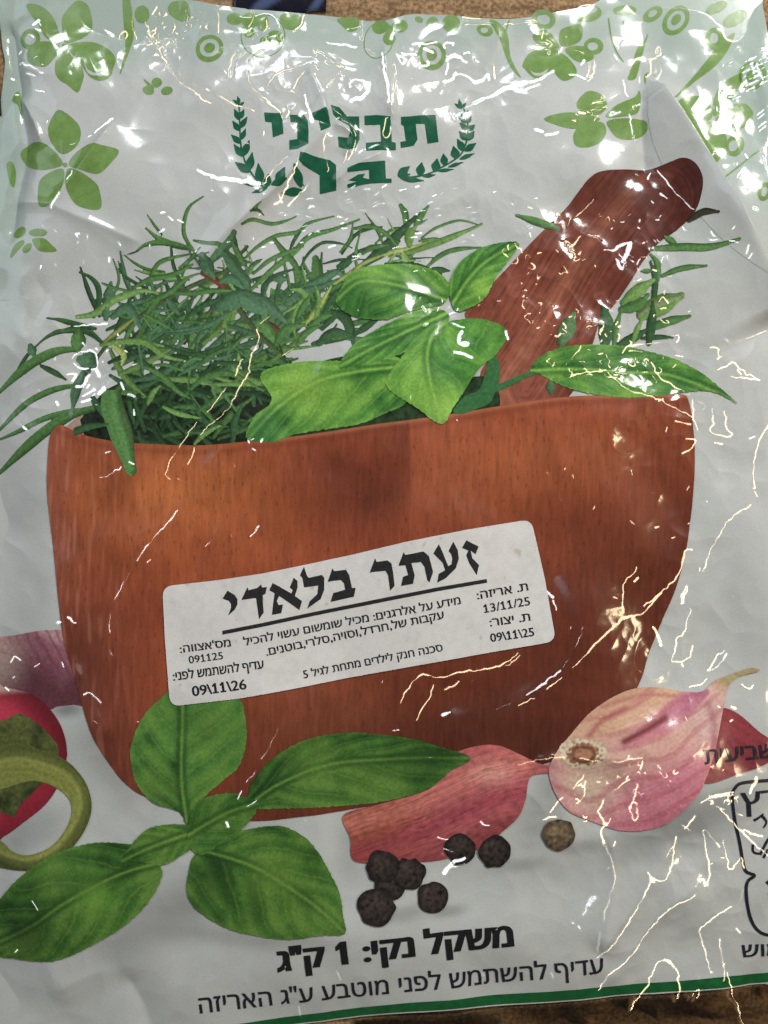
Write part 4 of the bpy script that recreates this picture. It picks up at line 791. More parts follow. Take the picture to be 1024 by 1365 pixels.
rim = catmull([(84, 567), (110, 579), (150, 588), (200, 592), (262, 594), (300, 592), (340, 588), (400, 581), (450, 574), (500, 566), (560, 558), (620, 549), (690, 538), (740, 531), (800, 528), (870, 526), (915, 527)], n=3)
def mortar_col(x, y):
    n = len(x); one = lambda *c: np.tile(C(*c), (n, 1))
    c = one(140, 66, 38)
    def g(cx, cy, rx, ry, p=1.0): return np.exp(-((((x - cx) / rx) ** 2 + ((y - cy) / ry) ** 2) ** p))
    c = mix(c, one(182, 102, 48), .85 * g(230, 660, 130, 70)); c = mix(c, one(168, 90, 48), .65 * g(690, 620, 150, 60)); c = mix(c, one(158, 78, 40), .5 * g(300, 740, 160, 60))
    c = mix(c, one(86, 36, 24), .8 * g(478, 650, 74, 62)); c = mix(c, one(96, 44, 28), .45 * g(530, 620, 24, 60)); c = mix(c, one(116, 52, 32), .5 * g(160, 640, 22, 70))
    c = mix(c, one(82, 36, 23), .8 * smooth(720, 980, x * .45 + y * .72)); c = mix(c, one(72, 31, 19), .6 * g(640, 990, 240, 50)); c = mix(c, one(94, 44, 28), .55 * smooth(810, 915, x) * smooth(560, 760, y))
    c = mix(c, one(98, 50, 40), .7 * (1 - smooth(95, 230, x - .10 * (y - 800))) * smooth(680, 900, y)); c = mix(c, one(150, 82, 60), .75 * (1 - smooth(70, 120, x - .08 * np.clip(y - 700, 0, 400))) * (1 - smooth(700, 850, y)))
    c = mix(c, one(134, 72, 46), .5 * g(420, 960, 110, 60))
    seam = (smooth(546, 548, x - .01 * (y - 600)) * (1 - smooth(548, 640, x))) * (1 - smooth(640, 720, y))
    c = mix(c, one(160, 84, 48), seam * .28); c = mix(c, one(100, 44, 28), (1 - smooth(545, 549, x)) * smooth(470, 546, x) * (1 - smooth(620, 700, y)) * .28)
    c = mix(c, one(128, 62, 38), smooth(818, 821, x) * (1 - smooth(821, 900, x)) * .35 * (1 - smooth(600, 820, y)))
    gr = samp(NG, x, y); g2 = samp(NG2, x, y)
    c = c * (1 + .05 * gr + .05 * g2 + .05 * samp(N90, x, y) + .03 * samp(N40, x, y) + .02 * samp(NF, x, y))[:, None]
    pores = smooth(1.35, 2.1, samp(NG, x * 1.15 + 20, 40 + (y - 500) * 2.1)); c = mix(c, one(66, 29, 18), pores * .36)
    streak = smooth(.4, 1.6, g2) * (1 - smooth(80, 210, x)); c = mix(c, one(176, 116, 92), streak * .35)
    d = polydist(x, y, rim)[0]
    c = mix(c, one(172, 106, 72), .55 * np.exp(-((d - 2) / 2.5) ** 2) * smooth(300, 420, x)); c = mix(c, one(110, 48, 30), .35 * np.exp(-((d - 9) / 4) ** 2))
    return c
printed('printed_mortar', [resample(catmull(mortar, True, 4), STEP)], mortar_col, 3.2, FILM, bag, label='red brown wooden mortar printed on the bag')

# ------------------------------------------------------------------ basil
def leaf_fun(outline, mid, light, midc, dark, N=7, slant=.55, spots=(), flip=1, quilt=.55):
    M = catmull(mid, n=8); O = np.asarray(outline)
    do, ao, so, *_r = polydist(O[:, 0], O[:, 1], M); L = _r[-1]
    tb = np.clip(ao / L * 12, 0, 11.99).astype(int); wl = np.full((2, 12), 4.0)
    for k, s in ((0, -1), (1, 1)):
        for b in range(12):
            m = (tb == b) & (so == s)
            wl[k, b] = do[m].max() if m.any() else np.nan
        v = wl[k]; ok = ~np.isnan(v)
        wl[k] = np.interp(np.arange(12), np.where(ok)[0], v[ok]) if ok.any() else 10
    def f(x, y):
        n = len(x); d, a, sd, *_ = polydist(x, y, M); t = a / L
        w = np.where(sd < 0, np.interp(t * 12 - .5, np.arange(12), wl[0]), np.interp(t * 12 - .5, np.arange(12), wl[1]))
        v = np.clip(d / np.maximum(w, 3), 0, 1.2)
        wob = .13 * samp(N90, x, y) + .015 * samp(N16, x, y)
        ph = t * N * .75 - v * slant * N * .45 - (v ** 2) * .5 + np.where(sd < 0, 0, .45) + wob
        fr = ph - np.floor(ph)
        vein = np.exp(-(np.minimum(fr, 1 - fr) / .045) ** 2) * smooth(0, .12, v) * (1 - smooth(.72, .98, v))
        q = np.sin(np.pi * fr) ** .7 * (.4 + .6 * np.sin(2 * np.pi * (fr - .12)))
        c = np.tile(midc, (n, 1))
        tone = 1.35 * quilt * (q - .15) * smooth(.02, .25, v) + (.20 * samp(N40, x, y) + .30 * samp(N90, x, y)) + .10 * samp(N16, x, y) + flip * .26 * sd * (1 - v * .4) + .07 * samp(NF, x, y)
        c = mix(c, np.tile(light, (n, 1)), np.clip(tone, 0, 1) * .75); c = mix(c, np.tile(dark, (n, 1)), np.clip(-tone, 0, 1) * .95)
        c = mix(c, np.tile(light * 1.12, (n, 1)), vein * .26)
        c = mix(c, np.tile(dark * .75, (n, 1)), np.exp(-((np.minimum(fr, 1 - fr) - .10) / .05) ** 2) * .16 * smooth(.1, .3, v) * (1 - smooth(.6, .9, v)))
        c = mix(c, np.tile(dark * .8, (n, 1)), np.exp(-((d - 4.5) / 3.2) ** 2) * .6)
        c = mix(c, np.tile(light * 1.25, (n, 1)), np.exp(-(d / 1.7) ** 2) * .7 * (1 - .5 * t))
        c = mix(c, np.tile(light, (n, 1)), smooth(.86, 1.0, v) * .35)
        for sx, sy, r, col, am in spots: c = mix(c, np.tile(col, (n, 1)), am * np.exp(-((x - sx) ** 2 + (y - sy) ** 2) / r ** 2))
        return c * (1 + .10 * samp(N8, x, y) * .6 + .05 * samp(NF, x, y))[:, None]
    return f
def serrate(P, amp=.7, per=9):
    P = resample(P, STEP); T = np.roll(P, -1, 0) - np.roll(P, 1, 0); T /= np.linalg.norm(T, axis=1, keepdims=True) + 1e-9
    s = np.arange(len(P)) * STEP; k = amp * (np.abs(((s / per) % 1) - .35) - .3) + .45 * samp(N8, P[:, 0], P[:, 1]) * .6
    return P + np.stack([T[:, 1], -T[:, 0]], 1) * k[:, None]
def basil(out, mid, light, midc, dark, layer, **k):
    O = serrate(catmull(out, True, 6)); return printed('printed_basil_leaf', [O], leaf_fun(O, mid, light, midc, dark, **k), layer, FILM, bag)
UL, UM, UD = C(124, 178, 68), C(68, 132, 46), C(32, 84, 36)
LM, LD, LL = C(56, 104, 34), C(26, 64, 22), C(98, 138, 50)
SP = C(150, 200, 70)
basil([(330, 584), (341, 555), (363, 534), (347, 502), (369, 489), (411, 483), (453, 483), (495, 483), (527, 477), (540, 490), (520, 505), (530, 525), (541, 538), (513, 552), (478, 566), (435, 573), (393, 580), (362, 590)],
      [(545, 490), (480, 497), (420, 512), (370, 545), (335, 584)], UL, UM, UD, 3.9, N=6, spots=[(400, 505, 30, SP, .6), (430, 530, 40, SP, .35), (350, 570, 24, C(50, 110, 60), .5)])
basil([(453, 491), (464, 470), (488, 449), (527, 428), (569, 411), (597, 417), (592, 439), (555, 460), (534, 474), (499, 484), (464, 493)],
      [(598, 416), (550, 440), (500, 465), (455, 490)], UL, UM, UD, 4.6, N=7)
basil([(448, 403), (455, 385), (464, 369), (483, 358), (517, 353), (557, 354), (588, 366), (601, 387), (590, 405), (562, 412), (535, 421), (514, 428), (488, 427), (464, 420)],
      [(602, 402), (570, 392), (520, 380), (480, 378), (450, 402)], UL * .9, UM * .92, UD, 5.2, N=6, spots=[(480, 405, 30, UD, .5), (500, 370, 20, UL, .4)])
basil([(601, 400), (598, 382), (609, 355), (630, 337), (654, 327), (690, 325.5), (678, 348), (662, 369), (646, 398), (625, 411), (609, 414)],
      [(603, 405), (625, 372), (650, 348), (690, 326)], UL, UM, UD, 5.6, N=6, spots=[(640, 385, 14, SP, .6)])
basil([(514, 513), (520, 499), (527, 488), (548, 463), (576, 439), (608, 426), (646, 426), (675, 442), (664, 470), (639, 491), (622, 516), (604, 544), (588, 566), (555, 544), (527, 527)],
      [(612, 418), (582, 440), (570, 470), (573, 505), (582, 540), (588, 564)], UL, C(72, 138, 48), C(40, 100, 42), 6.2, N=6, quilt=.4, spots=[(600, 545, 26, SP, .7), (560, 530, 30, SP, .4), (655, 440, 18, UL, .3)])
stem_c = lambda x, y: np.tile(C(48, 104, 56), (len(x), 1)) * (1 + .1 * samp(N8, x, y))[:, None]
printed('printed_basil_leaf', [sm([(652, 480), (663, 478), (666, 500), (660, 522), (652, 538), (636, 545), (615, 552), (604, 548), (620, 528), (640, 518)]), ribbon([(640, 526), (672, 514), (705, 499), (735, 492)], 10, 5)], stem_c, 3.8, FILM, bag, label='dark green basil stem behind the leaves')
basil([(705, 493), (724, 473), (752, 464), (789, 461), (830, 462), (868, 470), (899, 479), (930, 495), (955, 515), (981, 538), (961, 527), (939, 521), (914, 523), (880, 528), (842, 531), (805, 529), (767, 522), (739, 511), (719, 500)],
      [(705, 495), (760, 493), (830, 497), (900, 502), (980, 537)], UL * .95, C(66, 124, 48), C(38, 92, 42), 4.2, N=7, quilt=.3)
# lower sprig
basil([(0, 1198), (9, 1187), (28, 1168), (59, 1145), (94, 1130), (131, 1123), (173, 1125), (200, 1130), (214, 1152), (217, 1168), (199, 1201), (169, 1231), (131, 1255), (89, 1276), (56, 1282), (20, 1281), (-18, 1274), (-20, 1220)],
      [(222, 1146), (160, 1165), (90, 1200), (40, 1235), (-10, 1262)], LL, LM, LD, 4.2, N=6, flip=-1, spots=[(130, 1195, 26, C(96, 146, 44), .7), (70, 1165, 30, LL, .4), (40, 1250, 40, LD * .7, .6)])
basil([(250, 1184), (253, 1159), (263, 1134), (296, 1118), (322, 1106), (372, 1099), (403, 1111), (423, 1131), (441, 1162), (454, 1190), (458, 1218), (460, 1239), (428, 1242), (388, 1247), (342, 1243), (306, 1235), (271, 1217), (256, 1202)],
      [(258, 1128), (310, 1142), (350, 1158), (410, 1195), (459, 1237)], LL, LM, LD, 4.4, N=6, flip=-1, spots=[(370, 1170, 40, C(94, 130, 40), .55), (440, 1225, 26, LL, .5), (290, 1165, 28, LD * .7, .5)])
basil([(332, 1056), (339, 1038), (367, 1007), (407, 985), (445, 977), (482, 976), (539, 982), (586, 994), (627, 1008), (601, 1026), (570, 1051), (532, 1063), (489, 1071), (439, 1074), (382, 1076), (345, 1077), (330, 1071)],
      [(325, 1078), (370, 1045), (440, 1018), (530, 1010), (625, 1008)], LL * .9, LM * .95, LD, 5.6, N=6, spots=[(420, 1010, 34, LL, .45), (570, 1010, 40, LD * .8, .5), (500, 1055, 40, LL, .3)])
basil([(175, 1008), (178, 987), (192, 955), (212, 933), (240, 915), (300, 915), (321, 929), (328, 949), (330, 984), (321, 1017), (301, 1037), (277, 1058), (259, 1082), (250, 1098), (239, 1081), (204, 1069), (182, 1043)],
      [(250, 1098), (244, 1050), (243, 1000), (246, 925)], LL * 1.05, C(70, 122, 46), LD * 1.15, 5.0, N=6, spots=[(205, 1050, 28, LL, .5), (285, 970, 30, LL * .9, .4)])
basil([(162, 1149), (176, 1125), (195, 1106), (218, 1099), (245, 1098), (257, 1104), (258, 1126), (240, 1140), (216, 1152), (188, 1148)],
      [(258, 1108), (225, 1120), (195, 1132), (163, 1148)], LL, LM, LD, 5.4, N=5)
basil([(250, 1096), (262, 1070), (277, 1061), (307, 1055), (330, 1061), (346, 1069), (336, 1090), (318, 1108), (298, 1119), (276, 1136), (258, 1132), (250, 1112)],
      [(252, 1112), (280, 1095), (312, 1078), (345, 1069)], LL * .9, LM, LD * 1.2, 6.2, N=5, quilt=.35)

# ------------------------------------------------------------------ shallot, red pepper, garlic, peppercorns
def shallot_col(x, y):
    n = len(x); c = np.tile(C(150, 96, 108), (n, 1)); v = (y - 840) / 100 + .1 * np.sin(x * .05)
    c = mix(c, np.tile(C(96, 52, 62), (n, 1)), smooth(.1, .75, v)); c = mix(c, np.tile(C(190, 150, 150), (n, 1)), (1 - smooth(0, .16, v)) * .7)
    st = np.sin((x - .55 * (y - 840)) * .42 + 1.5 * samp(N40, x, y)); c = mix(c, np.tile(C(106, 52, 76), (n, 1)), smooth(.1, .9, st) * .5 * (1 - smooth(.4, .8, v)))
    c = mix(c, np.tile(C(206, 180, 168), (n, 1)), (1 - smooth(0, 60, np.hypot(x + 6, (y - 880) * .9))) * .5)
    return c * (1 + .08 * samp(N8, x, y))[:, None]
printed('printed_shallot', [sm([(-20, 856), (0, 850), (20, 847), (49, 841), (70, 839), (90, 842), (100, 880), (118, 935), (100, 938), (78, 941), (66, 945), (39, 935), (20, 930), (-20, 930)])], shallot_col, 1.2, FILM, bag)
def pepper_col(x, y):
    n = len(x); r = np.hypot(x + 20, y - 1020); c = np.tile(C(168, 34, 58), (n, 1))
    c = mix(c, np.tile(C(206, 60, 88), (n, 1)), (1 - smooth(0, 60, np.hypot(x - 0, y - 950))) * .6); c = mix(c, np.tile(C(92, 22, 34), (n, 1)), smooth(70, 112, r) * .85)
    c = mix(c, np.tile(C(120, 26, 42), (n, 1)), smooth(1010, 1060, y) * .5)
    c = mix(c, np.tile(C(220, 170, 160), (n, 1)), (1 - smooth(918, 931, y + .12 * x)) * .8)
    return c * (1 + .05 * samp(N8, x, y))[:, None]
pep = printed('printed_red_pepper', [sm([(-20, 915), (0, 918), (21, 921), (45, 927), (64, 941), (80, 961), (88, 982), (90, 1002), (88, 1015), (77, 1048), (59, 1074), (28, 1099), (0, 1119), (-20, 1122)])], pepper_col, 2.2, FILM, bag)
def calyx_col(x, y):
    n = len(x); c = np.tile(C(92, 100, 48), (n, 1)); c = mix(c, np.tile(C(46, 58, 30), (n, 1)), np.clip(.45 + .28 * samp(N40, x, y) + .14 * samp(N16, x, y) + smooth(1030, 1075, y) * .4 - .4 * np.exp(-((x - 8) / 22) ** 2), 0, 1))
    return c * (1 + .12 * samp(N8, x, y))[:, None]
printed('calyx', [sm([(-20, 972), (0, 963), (12, 957), (23, 952), (40, 958), (60, 972), (75, 988), (79, 1000), (75, 1012), (58, 1020), (30, 1030), (55, 1042), (45, 1055), (25, 1075), (15, 1091), (0, 1087), (-20, 1080)])], calyx_col, 3.4, FILM, pep)
stemline = catmull([(-25, 1022), (0, 1014), (30, 1010), (60, 1016), (90, 1030), (108, 1055), (109, 1080), (97, 1108), (75, 1133), (45, 1147), (15, 1147), (-20, 1138)], n=6)
def pstem_col(x, y):
    n = len(x); d, a, sd, *_ = polydist(x, y, stemline); v = d * sd / 13
    c = mix(np.tile(C(124, 132, 58), (n, 1)), np.tile(C(66, 76, 36), (n, 1)), smooth(-.5, .8, -v) * .7 + .3 * smooth(60, 330, a)); c = mix(c, np.tile(C(150, 156, 76), (n, 1)), np.exp(-((v - .35) / .3) ** 2) * .5)
    st = np.sin(v * 9 + .6 * samp(N16, x, y)); return c * (1 + .10 * st + .08 * samp(N8, x, y))[:, None]
printed('pepper_stem', [sm([(-25, 985), (0, 984), (25, 986), (50, 998), (78, 1007), (100, 1024), (117, 1050), (122, 1080), (110, 1112), (85, 1140), (45, 1158), (0, 1160), (-25, 1155), (-25, 1120), (0, 1127), (12, 1136), (35, 1140), (65, 1130), (85, 1110), (95, 1086), (92, 1066), (75, 1051), (50, 1042), (30, 1044), (0, 1054), (-25, 1058)])], pstem_col, 4.0, FILM, pep)
def clove_col(x, y):
    n = len(x); c = np.tile(C(170, 84, 88), (n, 1)); c = mix(c, np.tile(C(136, 66, 44), (n, 1)), 1 - smooth(500, 600, x + .2 * (y - 1080)))
    d = polydist(x, y, [(460, 1120), (560, 1085), (650, 1040), (725, 1024)]); v = d[0] * d[2]
    c = mix(c, np.tile(C(204, 122, 108), (n, 1)), np.exp(-((v + 18) / 18) ** 2) * .5); c = mix(c, np.tile(C(142, 52, 72), (n, 1)), np.exp(-((v - 22) / 16) ** 2) * .6); c = mix(c, np.tile(C(120, 50, 54), (n, 1)), smooth(34, 60, v) * .7)
    st = np.sin(v * .75 + 2 * samp(N40, x, y)); c = mix(c, np.tile(C(214, 150, 136), (n, 1)), np.exp(-(((x - 655) / 30) ** 2 + ((y - 1030) / 14) ** 2)) * .5); c = mix(c, np.tile(C(110, 44, 30), (n, 1)), smooth(.5, 1.6, samp(NG2, v * 3 + 400, x * .4 + 200)) * .45 * (1 - smooth(520, 640, x))); c = c * (1 + .09 * st + .08 * samp(N16, x, y) + .05 * samp(N8, x, y) + .10 * samp(NG, v * 3 + 400, x * .35 + 300))[:, None]
    return c
printed('printed_garlic_clove', [sm([(458, 1086), (500, 1073), (573, 1050), (590, 1020), (606, 1002), (639, 992), (666, 993), (692, 1004), (715, 1014), (735, 1018), (732, 1026), (706, 1033), (699, 1063), (690, 1085), (672, 1103), (639, 1129), (579, 1146), (523, 1146), (473, 1146), (467, 1116)])], clove_col, 4.4, FILM, bag, label='loose pink clove below the mortar')
def back_clove(x, y):
    n = len(x); d = polydist(x, y, [(955, 960), (1030, 1010)])[0]; c = np.tile(C(138, 52, 62), (n, 1)); c = mix(c, np.tile(C(92, 30, 44), (n, 1)), smooth(965, 1025, y) * .6); c = mix(c, np.tile(C(176, 104, 96), (n, 1)), smooth(20, 44, d) * .4)
    return c * (1 + .08 * np.sin(d * .6) + .06 * samp(N8, x, y))[:, None]
printed('printed_garlic_clove', [sm([(950, 950), (964, 943), (985, 952), (1010, 974), (1032, 990), (1038, 1006), (1010, 1021), (985, 1028), (934, 1040), (930, 1000)])], back_clove, 3.6, FILM, bag, label='dark red clove behind the bulb')
def garlic_col(x, y):
    n = len(x); one = lambda *c: np.tile(C(*c), (n, 1))
    # skins run from the root plate on the left to the tip at the upper right
    d, a, sd, *_ = polydist(x, y, catmull([(770, 1003), (840, 985), (905, 955), (955, 925)], n=5)); v = d * sd
    c = one(204, 156, 146)
    c = mix(c, one(202, 160, 128), smooth(4, 30, -v) * .8); c = mix(c, one(170, 128, 100), smooth(40, 70, -v) * .6)
    c = mix(c, one(198, 120, 138), smooth(20, 70, v)); c = mix(c, one(176, 92, 112), smooth(85, 135, v) * .8)
    c = mix(c, one(222, 184, 160), np.exp(-(((x - 785) / 40) ** 2 + ((y - 1050) / 40) ** 2)) * .8)
    c = mix(c, one(206, 172, 170), np.exp(-(((x - 945) / 26) ** 2 + ((y - 965) / 40) ** 2)) * .7)
    st = np.sin(v * .26 + .9 * samp(N90, x, y) + a * .006); c = mix(c, one(168, 76, 92), smooth(.1, 1, st) * .4 * smooth(10, 60, np.hypot(x - 775, y - 1003)))
    pd = polydist(x, y, catmull([(942, 922), (905, 942), (870, 966), (820, 992)], n=5)); pw = np.interp(pd[1], [0, 30, 90, 140], [4, 15, 13, 4]); c = mix(c, mix(one(166, 74, 118), one(198, 118, 136), smooth(10, 110, pd[1])), (1 - smooth(pw * .55, pw * 1.35, pd[0])) * (1 - smooth(110, 150, pd[1]) * .7) * .8)
    slit = np.exp(-(polydist(x, y, catmull([(884, 955), (860, 968), (828, 984)], n=4))[0] / 5) ** 2); c = mix(c, one(112, 34, 44), slit * .9)
    c = mix(c, one(150, 56, 66), np.exp(-(polydist(x, y, catmull([(782, 978), (800, 958), (830, 942)], n=4))[0] / 4) ** 2) * .6); c = mix(c, one(160, 66, 80), np.exp(-(polydist(x, y, catmull([(800, 940), (850, 926), (900, 927)], n=4))[0] / 3) ** 2) * .5)
    c = mix(c, one(148, 150, 96), smooth(940, 968, x) * (1 - smooth(905, 930, y)) * .7)
    c = mix(c, one(150, 60, 88), np.exp(-(polydist(x, y, catmull([(942, 938), (950, 960), (946, 1000)], n=4))[0] / 5) ** 2) * .5)
    return c * (1 + .06 * samp(N8, x, y) +   .03 * np.sin(v * 1.1 + .5 * samp(N40, x, y)))[:, None]
gb = printed('printed_garlic_bulb', [sm([(730, 1019), (741, 997), (757, 978), (782, 949), (811, 929), (842, 917), (877, 916), (915, 922), (937, 921), (953, 908), (978, 898), (1001, 890), (1012, 894), (985, 902), (972, 914), (965, 935), (958, 965), (950, 997), (936, 1035), (922, 1060), (890, 1092), (858, 1104), (820, 1104), (785, 1092), (754, 1076), (735, 1047)])], garlic_col, 5.0, FILM, bag)
def root_col(x, y):
    n = len(x); r = np.sqrt(((x - 774) / 29) ** 2 + ((y - 1001) / 19) ** 2); c = mix(np.tile(C(156, 108, 80), (n, 1)), np.tile(C(206, 180, 156), (n, 1)), smooth(.62, .85, r + .1 * samp(N8, x, y)))
    c = mix(c, np.tile(C(70, 36, 26), (n, 1)), np.exp(-((r - .5) / .12) ** 2) * .7); return c * (1 + .15 * samp(N8, x, y))[:, None]
printed('root_plate', [serrate(catmull([(744, 992), (758, 982), (782, 983), (803, 988), (804, 1000), (792, 1018), (766, 1021), (748, 1009)], True, 6), 1.4, 5)], root_col, 6.0, FILM, gb)
def corn(cx, cy, r, base, layer):
    a = np.linspace(0, 2 * np.pi, 16, endpoint=False); rr = r * (1 + np.random.default_rng(int(cx)).normal(0, .05, 16)); P = np.stack([cx + rr * np.cos(a), cy + rr * np.sin(a)], 1)
    def f(x, y):
        u, v = (x - cx) / r, (y - cy) / r; q = np.hypot(u, v); lit = np.exp(-((u + .25) ** 2 + (v + .35) ** 2) / .35)
        c = np.tile(base, (len(x), 1)); c = mix(c, np.tile(base * 2.0, (len(x), 1)), lit * .7); c = mix(c, np.tile(base * .45, (len(x), 1)), smooth(.6, 1.0, q) * .7)
        return c * (1 + .22 * samp(N16, x * 1.6 - 500, y * 1.6 - 900) + .15 * samp(N8, x, y))[:, None]
    printed('printed_peppercorn', [sm(P)], f, layer, FILM, bag)
PB = C(52, 44, 42, .8)
for cx, cy, r, l in [(614, 1130, 21, 5.0), (658, 1133, 22, 5.6), (519, 1178, 21, 5.4), (545, 1162, 22, 5.8), (511, 1153, 22, 6.3), (503, 1206, 25, 6.6), (577, 1194, 21, 5.4)]: corn(cx, cy, r, PB, l)
corn(743, 1109, 22, C(92, 78, 60), 6.4)

# ------------------------------------------------------------------ lettering
def vis(s):                                  # Hebrew in reading order -> left-to-right display order, digit runs kept
    out, run = [], ''
    for ch in s:
        if ch.isdigit() or (ch in '/\\' and run): run += ch
        else:
            if run: out.append(run); run = ''
            out.append(ch)
    if run: out.append(run)
    return ''.join(reversed(out))
def text_mesh(name, body, p0, p1, hgt, mat, parent, layer, col, bold=0.0, lean=0.0, sagit=0.0, ref=0.56, foot=True):
    cu = bpy.data.curves.new(name, 'FONT'); cu.body = vis(body); cu.size = 1.0; cu.resolution_u = 4
    to = bpy.data.objects.new(name, cu); COL.objects.link(to)
    dg = bpy.context.evaluated_depsgraph_get(); crv = to.to_curve(dg)
    conts = []
    for sp in crv.splines:
        bp = sp.bezier_points; n = len(bp); pts = []
        for i in range(n):
            p0_, h0, h1, p1_ = [np.array(q[:2]) for q in (bp[i].co, bp[i].handle_right, bp[(i + 1) % n].handle_left, bp[(i + 1) % n].co)]
            straight_ = np.hypot(*(h0 - p0_ - (p1_ - p0_) * np.dot(h0 - p0_, p1_ - p0_) / (np.dot(p1_ - p0_, p1_ - p0_) + 1e-12))) < 1e-3 and np.hypot(*(h1 - p0_ - (p1_ - p0_) * np.dot(h1 - p0_, p1_ - p0_) / (np.dot(p1_ - p0_, p1_ - p0_) + 1e-12))) < 1e-3
            for t in ((0,) if straight_ else (0, .25, .5, .75)): pts.append((1 - t) ** 3 * p0_ + 3 * t * (1 - t) ** 2 * h0 + 3 * t * t * (1 - t) * h1 + t ** 3 * p1_)
        q = [pts[0]]
        for p in pts[1:]:
            if np.hypot(*(p - q[-1])) > 1e-4: q.append(p)
        if len(q) > 2 and np.hypot(*(q[0] - q[-1])) < 1e-4: q.pop()
        if len(q) > 2: conts.append(np.array(q))
    to.to_curve_clear(); bpy.data.objects.remove(to); bpy.data.curves.remove(cu)
    ar = lambda P: .5 * np.sum(P[:, 0] * np.roll(P[:, 1], -1) - P[:, 1] * np.roll(P[:, 0], -1))
    hole_of = [any(j != i and abs(ar(Q)) > abs(ar(P)) and np.sign(ar(Q)) != np.sign(ar(P)) and inside(P[:1, 0], P[:1, 1], Q)[0] for j, Q in enumerate(conts)) for i, P in enumerate(conts)]
    for i, P in enumerate(conts):
        if len(P) == 4 and .07 < np.ptp(P[:, 0]) < .13 and np.ptp(P[:, 1]) > .6 and abs(P[:, 1].min()) < .05:      # the digit one gets its flag and foot
            c = P[:, 0].mean(); w = .05
            one = np.array([(c - w, .08), (c - w, .52), (c - .17, .46), (c - .17, .56), (c - w, .69), (c + w, .69), (c + w, .08)] + ([(c + .17, .08), (c + .17, 0), (c - .17, 0), (c - .17, .08)] if foot else [(c + w, 0), (c - w, 0)]))
            conts[i] = one
    if bold:
        for i, P in enumerate(conts):
            e = np.roll(P, -1, 0) - P; e /= np.linalg.norm(e, axis=1, keepdims=True) + 1e-9; nn = np.stack([e[:, 1], -e[:, 0]], 1) * np.sign(ar(P)) * (-1 if hole_of[i] else 1)
            m = nn + np.roll(nn, 1, 0); m /= np.maximum(np.sum(m * nn, 1), .35)[:, None]
            conts[i] = P + m * bold * np.array((1.0, .4))
    a = min(P[:, 0].min() for P in conts); b = max(P[:, 0].max() for P in conts)
    P0, P1 = np.array(p0, float), np.array(p1, float); D = P1 - P0; Ln = np.hypot(*D); U = D / Ln; Vv = np.array([U[1], -U[0]])
    sy = hgt / ref; outs, holes = [], []
    for i, P in enumerate(conts):
        t = (P[:, 0] - a) / (b - a); Q = P0 + U * (t * Ln)[:, None] + Vv * (P[:, 1] * sy + sagit * 4 * t * (1 - t))[:, None] + U * (lean * P[:, 1] * sy)[:, None]
        (holes if hole_of[i] else outs).append(straight(Q, STEP * 1.5))
    return printed(name, outs, lambda x, y: np.tile(col, (len(x), 1)) * (1 + .12 * samp(N8, x, y))[:, None], layer, mat, parent, holes=holes)
INK = C(30, 32, 34, .7); NAVY = C(34, 36, 48, .8)
text_mesh('weight_text', 'משקל נקי: 1 ק"ג', (371, 1291), (685, 1257), 25, FILM, bag, 2.2, INK, bold=.05, foot=False)
text_mesh('date_text', 'עדיף להשתמש לפני מוטבע ע"ג האריזה', (267, 1350), (806, 1298), 20, FILM, bag, 2.2, NAVY, bold=.012)
text_mesh('holiness_text', 'שביעית', (935, 1015), (1032, 1008), 17, FILM, bag, 6.4, NAVY, bold=.02)
text_mesh('stamp_text', 'מוש', (991, 1278), (1042, 1274), 16, FILM, bag, 2.2, NAVY, bold=.015)
fr = [(1060, 1038), (1024, 1039), (988, 1041), (977, 1047), (973, 1060), (977, 1090), (984, 1120), (989, 1148), (993, 1160), (1004, 1165), (996, 1172), (993, 1184), (996, 1208), (1003, 1230), (1013, 1242), (1028, 1246), (1060, 1246)]
printed('stamp_frame', [ribbon(fr, 4.2)], lambda x, y: np.tile(NAVY, (len(x), 1)), 2.2, FILM, bag)
text_mesh('stamp_letter', 'רץ', (985, 1078), (1040, 1074), 22, FILM, bag, 2.2, NAVY, bold=.01)
for pts, w in [([(1003, 1092), (1010, 1088), (1016, 1083)], 4), ([(1014, 1086), (1020, 1094), (1016, 1102)], 4), ([(1002, 1124), (1003, 1134), (1012, 1136), (1018, 1126), (1024, 1116)], 3.4), ([(1012, 1138), (1020, 1120), (1030, 1108)], 3), ([(1016, 1142), (1022, 1130)], 3.4), ([(1020, 1172), (1026, 1182), (1022, 1190)], 5)]:
    printed('stamp_ornament', [ribbon(pts, w, 2)], lambda x, y: np.tile(NAVY, (len(x), 1)), 2.2, FILM, bag)

